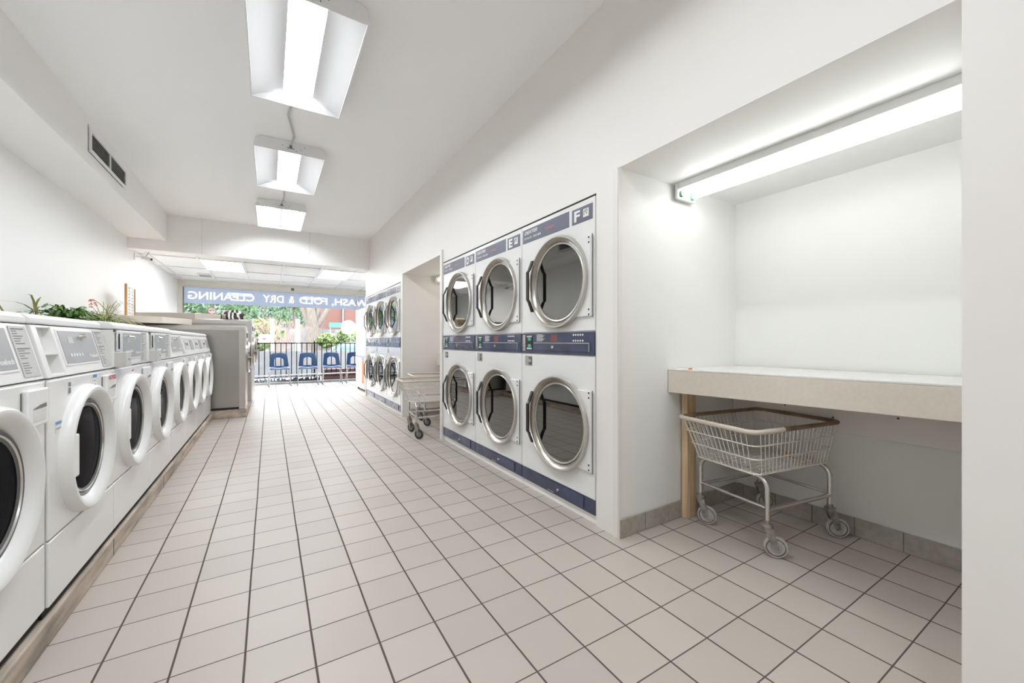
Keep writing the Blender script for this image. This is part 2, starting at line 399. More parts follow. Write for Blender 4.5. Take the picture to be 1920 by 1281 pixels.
# front part: hung ceiling
sbox('ceiling_front', 'dropt', (XL, XF, YB + .2, YF, ZF + .02, ZF + .08))
b = MB()
for i in range(-2, 5):
    x = -.41 + .645 * i
    if XL < x < XF: b.box(x - .012, x + .012, YB + .22, YF, ZF + .002, ZF + .018)
for j in range(4):
    y = 8.68 + 1.19 * j
    if y < YF: b.box(XL, XF, y - .012, y + .012, ZF + .003, ZF + .017)
struct(b.build('trim_11', 'enamel2'))
b = MB()
for (x0, x1) in ((-1.04, -.425), (.90, 1.51)):
    t = thing('recessed_light_panel', 'square of bright ceiling light left of the window sign middle' if x0 < 0 else 'bright ceiling light panel near the beam end by the far dryers', 'ceiling light', ((x0 + x1) / 2, 9.275, ZF), 0, 'recessed light panels in the hung ceiling')
    c = MB(); hw = (x1 - x0) / 2
    for q in ((-hw, hw, -.575, -.565), (-hw, hw, .565, .575), (-hw, -hw + .01, -.565, .565), (hw - .01, hw, -.565, .565)): c.box(*q, -.002, .019)
    c.build('frame', 'enamel2', t)
    MB().box(-hw + .01, hw - .01, -.565, .565, .002, .012).build('diffuser', 'panel', t)
t = thing('ceiling_vent', 'small grey slotted air vent in the hung ceiling left of the lit panel', 'vent', (-1.17, 10.75, ZF))
MB().box(-.13, .13, -.2, .2, -.008, .018).build('frame', 'enamel2', t, bev=.003)
for k in range(2):
    for i in range(7):
        x = -.10 + i * .03
        MB().box(x, x + .014, -.16 + k * .17, -.02 + k * .17, -.012, -.0085).build('slot', 'dark', t)

# ------------------------------------------------------------------ shop window
def rectring(b, x0, x1, y0, y1, z0, z1, wd):
    b.box(x0, x1, y0, y1, z0, z0 + wd); b.box(x0, x1, y0, y1, z1 - wd, z1); b.box(x0, x0 + wd, y0, y1, z0 + wd, z1 - wd); b.box(x1 - wd, x1, y0, y1, z0 + wd, z1 - wd)
win = struct(bpy.data.objects.new('window_1', None)); COL.objects.link(win); win.location = (0, YF, 0)
b = MB(); b.box(XL, XF, -.03, .10, 2.42, ZF + .02); b.box(XL, XL + .09, -.02, .10, 0, 2.42); b.box(XF - .1, XF, -.02, .10, 0, 2.42); b.box(XL + .09, XF - .1, 0, .10, 0, .045)
b.box(2.10, 2.135, 0, .08, .045, 2.42)
b.box(XL + .09, XF - .1, -.012, .05, 2.385, 2.42)
b.build('window_frame', 'frame', win, bev=.004)
b = MB(); b.box(XL + .09, XL + .105, -.012, .03, .045, 2.385); b.box(XL + .155, XL + .162, .02, .03, .045, 2.02); b.build('mullion', 'gasket', win)
b = MB(); b.box(XL + .106, 2.10, .045, .051, .046, 2.384); b.build('pane', 'glass', win)
b = MB(); b.box(2.136, XF - .101, .045, .051, .046, 2.384); b.build('pane', 'glass', win)
b = MB(); b.box(XL + .106, 2.64, .052, .0535, 2.005, 2.384)
film = b.build('sign_band', 'film', win, label='translucent blue grey sign band along the top of the glass')
cutters = []
def signword(body, xa, xb, z, h, m):           # letters run towards -X (they read from the street)
    t = text_mb(body, frame((xa, .0530, z), (-1, 0, 0), (0, 0, 1)), width=abs(xb - xa), height=h, bold=.018)
    t.build('sign_lettering', m, win)
    c = text_mb(body, frame((xa, .0530, z), (-1, 0, 0), (0, 0, 1)), width=abs(xb - xa), height=h, bold=.018, depth=.01)
    cutters.append(c.build('cutter', m, win))
signword('CLEANING', -.32, -1.635, 2.105, .185, 'yfilm')
signword('DRY', .32, -.14, 2.105, .185, 'yfilm')
signword('&', .56, .43, 2.105, .185, 'yfilm')
signword('FOLD', 1.36, .68, 2.105, .185, 'wfilm')
signword('WASH,', 2.42, 1.47, 2.075, .215, 'wfilm')
for c in cutters:                              # the letters are openings in the band
    bm = bmesh.new(); bm.from_mesh(c.data); bmesh.ops.remove_doubles(bm, verts=bm.verts, dist=1e-5); bmesh.ops.recalc_face_normals(bm, faces=bm.faces); bm.to_mesh(c.data); bm.free()
    d = film.modifiers.new('cut', 'BOOLEAN'); d.operation = 'DIFFERENCE'; d.object = c; d.solver = 'EXACT'; d.use_self = True
bpy.context.view_layer.update()
me = bpy.data.meshes.new_from_object(film.evaluated_get(bpy.context.evaluated_depsgraph_get()))
film.modifiers.clear(); film.data = me
for c in cutters: bpy.data.objects.remove(c)
print('sign band faces', len(me.polygons))
MB().lathe([(0, -.02), (.035, -.02), (.04, -.005), (.04, 0)], (.52, -.03, 2.462), 'y', 20).build('sensor_eye', 'gasket', win, label='small dark round sensor on the frame head')
t = thing('window_sticker', 'round white sticker with a red rim and black marks high on the window glass', 'sticker', (-1.18, YF + .037, 1.84))
MB().lathe([(0, 0), (.085, 0), (.085, .003), (0, .003)], (0, 0, 0), 'y', 28).build('disc', 'redink', t)
MB().lathe([(0, -.001), (.072, -.001), (.072, .0)], (0, 0, 0), 'y', 28).build('face', 'paper', t)
MB().box(-.05, -.015, -.003, -.001, -.005, .01).box(-.015, .045, -.003, -.001, .01, .02).build('mark', 'black', t)
t = thing('round_window_sign', 'large pale round sign on the glass in front of the brick building', 'sign', (1.90, YF + .037, 1.50))
MB().lathe([(0, 0), (.20, 0), (.20, .003), (0, .003)], (0, 0, 0), 'y', 40).build('disc', veil('frosted_disc', (.8, .83, .88), .7), t)

# ------------------------------------------------------------------ ceiling fixtures
def make_fixture(double=False):
    t = thing('ceiling_light', '', 'ceiling light')
    W, L = .308, .575
    b = MB()                                   # housing, open below
    prof = [(-W, 0), (-W - .004, .010), (-W + .012, .085), (-W + .05, .110), (W - .05, .110), (W - .012, .085), (W + .004, .010), (W, 0), (W - .006, 0), (W - .02, .08), (W - .055, .1), (-W + .055, .1), (-W + .02, .08), (-W + .006, 0)]
    n = len(prof)
    b.prism([(p, q) for p, q in prof], -L, L, 'y')
    for s_ in (-1, 1):
        pr = [(-W, 0), (-W + .012, .085), (-W + .05, .11), (W - .05, .11), (W - .012, .085), (W, 0)]
        b.prism(pr, s_ * L, s_ * (L + .006), 'y')
    b.build('housing', 'fixture', t)
    # reflector wings
    b = MB()
    strips = [(-.15, .07), (.15, .07)] if double else [(0, .10)]
    def wing(xa, xb, flip):
        vs = []; fs = []; N = 10
        for i in range(N + 1):
            f = i / N; x = xa + (xb - xa) * f; z = .004 + .074 * math.sin(f * PI / 2) if not flip else .004 + .074 * math.cos(f * PI / 2)
            vs += [(x, -L + .002, z), (x, L - .002, z)]
        for i in range(N): fs.append((2 * i, 2 * i + 1, 2 * i + 3, 2 * i + 2))
        b.add(vs, fs, True)
    if not double:
        wing(-W + .008, -.10, False); wing(.10, W - .008, True)
    else:
        wing(-W + .008, -.215, False); wing(.215, W - .008, True)
        b.prism([(-.085, .078), (-.02, .03), (0, .018), (.02, .03), (.085, .078), (0, .085)], -L + .003, L - .003, 'y')
    rf = b.build('reflector', 'reflector', t)
    for s_ in (-1, 1):                         # curved end closures
        e = MB(); pr = [(-W + .01, .003)] + [(-W + .01 + (2 * W - .02) * i / 12, .003 + .001 * i * 0 + .028 * math.sin(PI * i / 12)) for i in range(1, 12)] + [(W - .01, .003)]
        vs = []; fs = []
        for i, (x, z) in enumerate(pr):
            k = math.sin(PI * i / 12)
            vs += [(x, s_ * (L - .003), .003), (x, s_ * (L - .003 - .055 * k), .078 * k + .003)]
        for i in range(12): fs.append((2 * i, 2 * i + 1, 2 * i + 3, 2 * i + 2))
        e.add(vs, fs, True); e.build('end_closure', 'reflector', t)
    for cx, hw in strips:
        m = MB(); vs = []; fs = []; N = 8
        for i in range(N + 1):
            f = -1 + 2 * i / N; vs += [(cx + hw * f, -L + .03, .080 - .010 * (1 - f * f)), (cx + hw * f, L - .03, .080 - .010 * (1 - f * f))]
        for i in range(N): fs.append((2 * i, 2 * i + 2, 2 * i + 3, 2 * i + 1))
        m.add(vs, fs, True); m.build('lamp_lens', 'lamp', t)
    c = MB(); c.lathe([(.0, -.02), (.012, -.02), (.012, 0)], (0, -L - .008, .06), 'y', 10); c.box(-.03, .03, -L - .012, -L - .007, .040, .046); c.build('cable_clamp', 'gasket', t)
    for px, pz in ((-.07, .06), (.09, .05), (.05, .025), (.12, .075)):
        MB().lathe([(0, -.002), (.004, -.002), (.004, 0)], (px, -L - .007, pz), 'y', 8).build('screw', 'gasket', t)
    return t
fx = make_fixture()
FZ = ZC - .112
place(fx, (.193, 3.02, FZ), 0, 'nearest and largest hanging fluorescent ceiling light, cut by the top edge', group='ceiling lights down the middle of the room')
f2 = copy_tree(fx); place(f2, (.181, 5.075, FZ), 0, 'middle one of the three white fluorescent ceiling lights in a row')
f3 = make_fixture(True); place(f3, (.148, 7.04, FZ), 0, 'farthest ceiling light of the row with two lit strips, nearest the beam', group='ceiling lights down the middle of the room')
f4 = copy_tree(fx); place(f4, (.19, .98, FZ), 0, 'white fluorescent ceiling light above and behind the viewer')
f5 = copy_tree(fx); place(f5, (.19, -1.1, FZ), 0, 'white fluorescent ceiling light at the rear of the room')
def cable(pts, label):
    o = MB().tube(pts, .008, 8).build('power_cable', 'cable'); tag(o, label, 'cable'); return o
cable([(.17, 3.605, 3.05), (.16, 3.75, 3.062), (.14, 3.95, 3.064), (.17, 4.15, 3.064), (.20, 4.33, 3.062), (.185, 4.47, 3.035), (.181, 4.492, 3.024)], 'grey flexible power cable on the ceiling between the nearest two lights')
cable([(.18, 5.66, 3.04), (.16, 5.85, 3.064), (.17, 6.2, 3.064), (.15, 6.42, 3.04), (.148, 6.457, 3.024)], 'grey power cable on the ceiling between the two far lights')
cable([(.05, 7.63, 3.03), (.04, 7.76, 3.02), (.10, 7.83, 3.0), (.17, 7.78, 3.02), (.16, 7.63, 3.03)], 'small loop of grey cable behind the farthest ceiling light')

# soffit air vent
t = thing('wall_vent', 'long slotted air grille with dark louvres on the left soffit', 'vent', (-1.36, 5.46, 2.885))
b = MB(); L2, H2 = .53, .105
b.box(0, .014, -L2, L2, -H2, -H2 + .03); b.box(0, .014, -L2, L2, H2 - .03, H2); b.box(0, .014, -L2, -L2 + .04, -H2 + .03, H2 - .03); b.box(0, .014, L2 - .04, L2, -H2 + .03, H2 - .03); b.box(0, .014, -.012, .012, -H2 + .03, H2 - .03)
b.build('frame', 'enamel2', t, bev=.002)
MB().box(.0005, .002, -L2 + .04, L2 - .04, -H2 + .03, H2 - .03).build('backing', 'dark', t)
for i in range(7):
    z = -H2 + .036 + i * .0205
    for (ya, yb) in ((-L2 + .04, -.012), (.012, L2 - .04)):
        MB().prism([(.003, z + .010), (.011, z + .002), (.012, z + .004), (.004, z + .012)], ya, yb, 'y').build('slat', 'cable', t)
MB().box(-.0005, .001, -L2 - .006, L2 - .1, -H2 - .006, -H2).box(-.0005, .001, -L2 - .008, -L2, -H2 - .006, H2 + .02).build('gap_line', 'dark', t)

# tube fixtures in the alcoves
def tube_light(y0, y1, x, ztop, label, lit='tube'):
    t = thing('tube_light', label, 'ceiling light', (x, (y0 + y1) / 2, ztop), 0, 'bare tube lights over the folding tables')
    L = (y1 - y0) / 2; W = .083
    MB().prism([(-W, -.001), (-W, -.040), (-W + .004, -.040), (-W + .018, -.034), (-.012, -.030), (0, -.048), (.012, -.030), (W - .018, -.034), (W - .004, -.040), (W, -.040), (W, -.001)], -L + .02, L - .02, 'y').build('housing', 'fixture', t)
    for s_ in (-1, 1): MB().box(-W - .004, W + .004, s_ * L, s_ * (L - .018), -.096, -.001).build('end_bracket', 'fixture', t, bev=.004)
    for dx in (-.052, .052):
        MB().tube([(dx, -L + .03, -.064), (dx, L - .03, -.064)], .0155, 14).build('fluorescent_tube', lit, t)
        for s_ in (-1, 1):
            MB().tube([(dx, s_ * (L - .034), -.064), (dx, s_ * (L - .019), -.064)], .020, 12).build('lamp_holder', 'socket', t, label='green lamp holder')
    return t
tube_light(.34, 1.565, 2.215, ZA, 'long twin tube light on the ceiling of the near alcove, over the big folding table')
tube_light(4.45, 5.74, 2.23, 2.09, 'tube light in the far alcove, only its end showing past the dryers', 'dimtube')

# ------------------------------------------------------------------ dryers
def make_dryer(letter):
    t = thing('stacked_dryer', '', 'dryer'); Wd = .81
    MB().box(0.002, .80, .003, Wd - .003, .055, 1.972).build('cabinet', 'enamel', t, bev=.003)
    MB().box(.012, .75, .003, Wd - .003, 0.001, .054).build('plinth', 'soffit', t)
    b = MB(); b.box(-.004, .002, .003, Wd - .003, .150, 1.008); b.build('lower_panel', 'enamel', t, bev=.002)
    b = MB(); b.box(-.004, .002, .003, Wd - .003, 1.166, 1.972); b.build('upper_panel', 'enamel', t, bev=.002)
    # name band
    bd = MB().box(-.006, -.003, .242, .793, 1.842, 1.945).build('name_band', 'slate', t, bev=.001)
    F = lambda y, z: frame((-.0068, y, z), (0, -1, 0), (0, 0, 1))
    text_mb('DEXTER', F(.765, 1.905), width=.165, height=.024, bold=.02, shear=.35).build('lettering', 'whiteink', bd)
    text_mb('STACK  DRYER', F(.768, 1.868), width=.215, height=.015, bold=.01).build('lettering', 'whiteink', bd)
    text_mb('EXPRESS', F(.50, 1.885), width=.10, height=.016, bold=.02, shear=.4).build('lettering', 'salmon', bd)
    ld = MB().box(-.006, -.003, .022, .213, 1.842, 1.938).build('letter_plate', 'slate', t, bev=.001)
    if letter: text_mb(letter, F(.190, 1.856), width=.055 if letter != 'D' else .06, height=.068, bold=.035).build('lettering', 'whiteink', ld, label='large white letter ' + letter)
    st = MB().box(-.0075, -.006, .055, .105, 1.868, 1.918).build('sticker', 'paper', ld)
    b = MB(); b.tube([(-.0078, .096, 1.880), (-.0078, .096, 1.905), (-.0078, .070, 1.912), (-.0078, .066, 1.898)], .0025, 6); b.tube([(-.0078, .084, 1.902), (-.0078, .070, 1.884)], .003, 6); b.build('emblem', 'ink', st)
    for z in (1.12, 1.10): pass
    # control strip
    cs = MB().box(-.010, .002, .004, Wd - .004, 1.014, 1.160).build('control_strip', 'navy', t, bev=.002)
    MB().box(-.0125, -.0095, .75, .782, 1.030, 1.148).build('coin_slide', 'chrome', cs, bev=.001)
    MB().box(-.0135, -.0120, .762, .770, 1.075, 1.080).box(-.0135, -.012, .764, .768, 1.04, 1.06).build('coin_slot', 'dark', cs)
    MB().box(-.0118, -.0095, .655, .740, 1.035, 1.146).build('display_board', 'black', cs)
    for zz in (1.118, 1.070):
        MB().box(-.0135, -.0115, .672, .712, zz - .012, zz + .010).build('display', mat('green_display', (.10, .42, .30), .4), cs)
    for zz in (1.137, 1.048):
        for i in range(4): MB().lathe([(0, -.003), (.006, -.003), (.006, 0)], (-.0118, .668 + i * .017, zz), 'x', 8).build('button', 'whiteink', cs)
    MB().box(-.016, -.0095, .045, .625, 1.036, 1.086).build('coin_drawer', 'navy', cs, bev=.002)
    MB().box(-.018, -.0095, .040, .63, 1.087, 1.092).box(-.018, -.0095, .040, .045, 1.036, 1.088).build('drawer_edge', 'rimnick', cs)
    MB().lathe([(0, -.026), (.009, -.026), (.011, -.022), (.011, -.015)], (0, .40, 1.062), 'x', 16).build('lock', 'chrome', cs)
    b = MB()
    for i in range(7): b.box(-.0112, -.0098, .60 - (.05 + .012 * (i % 3) + .02), .60, 1.102 + i * .0075, 1.105 + i * .0075)
    b.build('instruction_print', 'whiteink', cs)
    b = MB()
    for i in range(6): b.box(-.0112, -.0098, .36, .43 + .004 * (i % 2), 1.100 + i * .008, 1.1045 + i * .008)
    b.build('warning_print', 'dullred', cs)
    for zz in (1.142, 1.105):
        for i in range(5): MB().lathe([(0, -.0115), (.0065, -.0115), (.0065, -.0098)], (0, .105 + i * .022, zz), 'x', 10).build('indicator', 'whiteink', cs)
    # door pair
    for zc, r0 in ((1.497, .302), (.556, .308)):
        yc = .352
        d = MB()
        a0 = math.asin(.243 / r0); pl = [(.028, zc - .243), (.028, zc + .243)]
        for i in range(25):
            a = a0 - 2 * a0 * i / 24; pl.append((yc - r0 * math.cos(a), zc + r0 * math.sin(a)))
        d.prism(pl, -.020, -.005, 'x')
        dp = d.build('door', 'enamel', t, bev=.003)
        MB().lathe([(r0 + .006, -.004), (r0 + .006, -.036), (r0 + .002, -.043), (r0 - .006, -.043), (r0 - .009, -.037)], (0, yc, zc), 'x', 72).build('rim', 'rimnick', dp)
        MB().lathe([(r0 - .009, -.038), (r0 - .032, -.020), (r0 - .036, -.008)], (0, yc, zc), 'x', 72).build('brushed_bowl', 'brush', dp)
        MB().lathe([(r0 - .036, -.008), (r0 - .037, -.015), (r0 - .041, -.018), (r0 - .049, -.015), (r0 - .051, -.007)], (0, yc, zc), 'x', 72).build('inner_rim', 'rimnick', dp)
        MB().lathe([(0, -.0085), (r0 - .050, -.0085), (r0 - .050, -.005), (0, -.005)], (0, yc, zc), 'x', 72).build('door_glass', 'dglass', dp)
        k = .010
        path = [(-.036, -.185), (-.050, -.150), (-.064, -.115), (-.078, -.098), (-.078, .098), (-.064, .115), (-.050, .150), (-.036, .185)]
        outer = [(p - .012, q) for p, q in path]; prof = [(x, zc + z) for x, z in path] + [(x, zc + z) for x, z in outer[::-1]]
        MB().prism(prof, yc + .245, yc + .272, 'y').build('handle', 'black', dp, bev=.002)
        MB().box(-.016, -.004, .016, .030, zc - .243, zc + .243).build('hinge_leaf', 'enamel', dp, bev=.002); hg = MB(); hg.tube([(-.018, .011, zc - .250), (-.018, .011, zc + .250)], .0034, 8)
        hg.build('hinge', 'gasket', dp)
        for s_ in (-1, 1):
            for dz in (.245, .215): MB().lathe([(0, -.0225), (.0055, -.0225), (.0055, -.020)], (0, .040, zc + s_ * (dz - .012)), 'x', 8).build('screw', 'black', dp)
    kl = MB().box(-.0055, -.003, .665, .760, .920, .992).build('key_plate', 'rimnick', t)
    MB().box(-.0065, -.005, .672, .712, .926, .986).build('key_recess', 'gasket', kl)
    MB().lathe([(0, -.012), (.014, -.012), (.016, -.005)], (0, .692, .958), 'x', 16).build('key_lock', 'chrome', kl)
    # bottom strip
    bs = MB().box(-.004, .002, .003, Wd - .003, .057, .147).build('bottom_strip', 'navy', t, bev=.001)
    MB().box(-.010, -.004, .10, .60, .066, .140).build('lint_drawer', 'navy', bs, bev=.002)
    MB().lathe([(0, -.020), (.008, -.020), (.010, -.010)], (0, .35, .104), 'x', 14).build('lock', 'chrome', bs)
    MB().box(-.0115, -.0098, .40, .47, .070, .074).build('worn_patch', 'rimnick', bs)
    return t
GD = 'stacked tumble dryers built into the wall'
for i, (le, lb) in enumerate((('F', 'white stacked pair of dryers marked F, nearest the large alcove'), ('E', 'white stacked pair of dryers marked E, between D and F'), ('D', 'white stacked pair of dryers marked D, beside the alcove with the carts'))):
    d = make_dryer(le); place(d, (XR, D0 + .81 * i, 0), 0, lb, group=GD)
d = make_dryer(None)
far_lb = ('stacked pair of dryers beside the far alcove, right one of the distant bank', 'middle stacked pair of dryers in the distant bank of three', 'farthest stacked pair of dryers, nearest the shop window')
for i in range(3):
    if i: d = copy_tree(d)
    place(d, (XR, E0 + .81 * i, 0), 0, far_lb[i], group=GD)

# ------------------------------------------------------------------ washers
def make_washer(W=.705, kind='recess', letters=True):
    """front faces +X at x=0, runs +Y from 0 to W; z 0 at its feet (on the curb)"""
    t = thing('washing_machine', '', 'washing machine'); g = .0025
    H = 1.088
    MB().prism([(-.006, .012), (-.006, .845), (-.06, .846), (-.06, 1.044), (-.70, 1.044), (-.70, .012)], g, W - g, 'y').build('cabinet', 'enamel', t, bev=.004)
    MB().box(-.006, .006, g, W - g, .015, .252).build('lower_panel', 'enamel', t, bev=.005, seg=3)
    MB().box(-.006, .006, g, W - g, .258, .842).build('front_panel', 'enamel', t, bev=.006, seg=3)
    MB().box(-.65, -.012, g, W - g, -.022, .012).build('gap_shade_block', 'dark', t)  # near-black colour stands in for shade in the gap below the washer
    # console: tilted back, upright on the models with a coin box
    tl = 0 if kind == 'box' else .046
    b = MB(); full = [(.004, .850), (.004 - tl, 1.046), (-.30, 1.046), (-.30, .850)]
    if kind == 'recess':
        b.prism(full, g, .042, 'y'); b.prism(full, .152, W - g, 'y')
        b.prism([(-.062, .850), (-.100, 1.046), (-.30, 1.046), (-.30, .850)], .042, .152, 'y')
        b.prism([(.004, .850), (.001, .862), (-.062, .862), (-.062, .850)], .042, .152, 'y'); b.prism([(-.040, 1.036), (-.042, 1.046), (-.10, 1.046), (-.10, 1.036)], .042, .152, 'y')
    else: b.prism(full, g, W - g, 'y')
    co = b.build('console', 'enamel2', t, bev=.003 if kind == 'recess' else .004)
    b = MB(); b.prism([(.008 - tl, 1.049), (.006 - tl, 1.070), (-.010 - tl, 1.086), (-.054 - tl, 1.090), (-.66, 1.090), (-.66, 1.049)], g, W - g, 'y'); b.build('top_cap', 'enamel2', t, bev=.007, seg=3)
    s = Vector((-tl, 0, .196)).normalized(); nrm = Vector((s.z, 0, -s.x))
    def tf(y, v, off): return (.004 + s.x * v + nrm.x * off, y, .850 + s.z * v + nrm.z * off)
    def slab(y0, y1, v0, v1, d0, d1):
        vs = [tf(y, v, d) for d in (d0, d1) for y, v in ((y0, v0), (y1, v0), (y1, v1), (y0, v1))]
        return MB().add(vs, [(0, 3, 2, 1), (4, 5, 6, 7), (0, 1, 5, 4), (1, 2, 6, 5), (2, 3, 7, 6), (3, 0, 4, 7)])
    tfr = lambda y, v, d: frame(tf(y, v, d), (0, 1, 0), s)
    if kind in ('recess', 'box', 'plain'):
        px0, px1 = {'recess': (.19, .545), 'box': (.150, .490), 'plain': (.12, .53)}[kind]
        slab(px0 - .012, px1 + .012, .036, .190, -.001, .003).build('panel_frame', 'enamel2', co, bev=.002)
        cp = slab(px0, px1, .046, .182, .002, .0045).build('control_panel', 'greyp', co)
        if letters: text_mb('Huebsch', tfr(px1 - .105, .062, .0050), width=.095, height=.018, bold=.03).build('lettering', 'whiteink', cp)
        slab(px0 + .07, px0 + .12, .130, .158, .0046, .0052).build('display', 'label', cp)
        for i in range(5): slab(px0 + .05 + .028 * i, px0 + .066 + .028 * i, .074, .086, .0046, .0056).build('button', 'whiteink', cp)
        kb = MB(tfr(px0 + .215 if kind != 'box' else px0 + .13, .160, .004)); kb.lathe([(0, .020), (.010, .020), (.013, .006), (.015, 0)], (0, 0, 0), 'z', 14); kb.build('knob', 'chrome', cp)
        l0, l1 = {'recess': (.575, .682), 'box': (.512, .638), 'plain': (.575, .682)}[kind]
        lb = slab(l0, l1, .014, .192, .001, .003).build('instruction_label', 'label', co)
        m = MB()
        for i, wd in enumerate((.08, .03, .03, .06, .045, .035, .06, 0, .08, .04, .07, .03, .045, 0, .04, .04, .05, .03, .035)):
            if not wd: continue
            v = .184 - i * .0086; q = slab(l0 + .010, l0 + .010 + wd, v - (.003 if i not in (0, 8) else .0045), v, .0030, .0036); m.v += q.v; o = len(m.v) - 8; m.f += [tuple(j + o for j in f) for f in q.f]; m.smooth += q.smooth
        m.build('label_print', 'ink', lb)
    if kind == 'recess':
        MB().prism([(-.060, .935), (-.018, .935), (-.019, .941), (-.061, .941)], .043, .151, 'y').build('recess_shelf', 'enamel2', co)
        MB().prism([(-.0625, .862), (-.077, .935), (-.074, .935), (-.0595, .862)], .075, .078, 'y').build('recess_divider', 'greyp', co)
        MB().box(-.082, -.070, .050, .072, .942, 1.034).build('coin_mechanism', 'greyp', co)
    if kind == 'box':
        cb = MB().box(-.01, .047, .025, .125, .850, .930).build('coin_box', 'coin', co, bev=.003)
        MB().lathe([(0, .049), (.004, .049), (.004, .047)], (0, .075, .89), 'x', 8).build('lock', 'gasket', cb)
        slab(.030, .112, .085, .186, .002, .006).build('coin_plate', 'chrome', co, bev=.001)
        slab(.068, .072, .095, .176, .006, .009).build('coin_slot', 'dark', co)
        slab(.004, .026, .186, .194, -.001, .006).build('latch', 'black', co)
    if kind == 'small':
        slab(.07, .30, .06, .15, .001, .004).build('control_panel', 'label', co)
        for y in (.12, .20): slab(y, y + .02, .095, .125, .004, .007).build('button', 'black', co)
        slab(.38, .56, .05, .155, .001, .004).build('display_panel', 'greyp', co)
        slab(.03, .56, .158, .172, .001, .003).build('name_strip', 'label', co)
    # detergent drawer top right
    dr = MB().box(.004, .024, W - .165, W - .025, .695, .822).build('detergent_drawer', 'enamel2', t, bev=.006, seg=3)
    MB().box(.022, .0255, W - .140, W - .052, .712, .752).build('finger_pull', 'enamel3', dr, bev=.003)
    MB().prism([(W - .14, .756), (W - .052, .756), (W - .052, .770), (W - .09, .767), (W - .14, .757)], .022, .0262, 'x').build('pull_shadow_slot', 'gasket', dr)
    MB().box(.0045, .008, W - .172, W - .167, .700, .815).build('drawer_gap', 'gasket', dr)
    # door
    yc, zc = W / 2 - .018, .530; k = 1.0 if W > .65 else .94
    dd = MB().lathe([(.270 * k, .004), (.269 * k, .018), (.264 * k, .036), (.256 * k, .044), (.246 * k, .045), (.226 * k, .034), (.212 * k, .022), (.206 * k, .012), (.204 * k, .006)], (0, yc, zc), 'x', 64).build('door', 'enamel2', t)
    MB().lathe([(.205 * k, .010), (.198 * k, .016), (.192 * k, .010), (.186 * k, .014), (.180 * k, .009), (.172 * k, .007)], (0, yc, zc), 'x', 56).build('gasket', 'gasket', dd)
    MB().lathe([(.190 * k, .0125), (.1865 * k, .017), (.183 * k, .0125)], (0, yc, zc), 'x', 56).build('chrome_ring', 'chrome', dd)
    MB().lathe([(0, .013), (.05, .0128), (.10, .012), (.14 * k, .0105), (.174 * k, .0085)], (0, yc, zc), 'x', 48).build('door_glass', 'wglass', dd)
    if kind != 'small':
        MB().box(.012, .036, yc - .222, yc - .160, zc - .085, zc + .085).build('door_handle', 'enamel2', dd, bev=.006)
    return t
def sticker(name, y0, y1, z0, z1, parent, parts):
    o = MB().box(.0062, .0072, y0, y1, z0, z1).build(name, 'paper', parent)
    for (a0, a1, c0, c1, m) in parts: MB().box(.0072, .0078, a0, a1, c0, c1).build('print', m, o)
    return o
ZW = .115; XW = -.69; GW = 'white front loading washing machines in a row on the left'
wA = make_washer(kind='recess'); copies = {}
wB = copy_tree(wA)
place(wA, (XW - .008, 1.405, ZW), 0, 'nearest washing machine, cut by the left edge of the photo', group=GW)
place(wB, (XW, 2.11, ZW), 0, 'second washing machine from the left edge, with an open coin recess and stickers', group=GW)
sticker('energy_label', .16, .185, .775, .825, wB, [(.162, .183, .778, .800, 'ink'), (.162, .183, .805, .822, 'ink')])
sticker('notice_label', .42, .465, .760, .835, wB, [(.42, .465, .820, .835, 'blueink'), (.425, .455, .805, .808, 'ink'), (.44, .45, .780, .792, 'ink')])
sticker('warning_label', .05, .10, .640, .690, wB, [(.05, .10, .672, .682, 'blueink'), (.055, .095, .655, .658, 'ink')])
text_mb('NO PODS', frame((.0248, .565, .797), (0, 1, 0), (0, 0, 1)), width=.10, height=.024, bold=.03).build('lettering', 'redink', wB, label='red words on the detergent drawer')
wC = make_washer(kind='box'); wD = copy_tree(wC)
place(wC, (XW, 2.815, ZW), 0, 'washing machine with a square coin box, right after the one with stickers', group=GW)
place(wD, (XW, 3.52, ZW), 0, 'washing machine with a coin box and a paper note on its panel', group=GW)
sticker('warning_label', .30, .36, .770, .825, wC, [(.305, .355, .812, .82, 'redink'), (.305, .355, .795, .800, 'redink'), (.305, .355, .776, .780, 'redink')])
wE = make_washer(kind='plain'); place(wE, (XW, 4.225, ZW), 0, 'washing machine with a plain grey control panel and no coin box', group=GW)
sticker('warning_label', .54, .60, .76, .83, wE, [(.545, .595, .80, .822, 'redink'), (.555, .58, .768, .785, 'ink')])
wF = make_washer(W=.617, kind='small'); place(wF, (XW, 4.93, ZW), 0, 'third washing machine counted back from the steel machine end panel', group=GW)
wG = copy_tree(wF); place(wG, (XW, 5.547, ZW), 0, 'washing machine second from the big steel end panel', group=GW)
wH = copy_tree(wF); place(wH, (XW, 6.164, ZW), 0, 'last white washing machine, right against the steel end panel', group=GW)

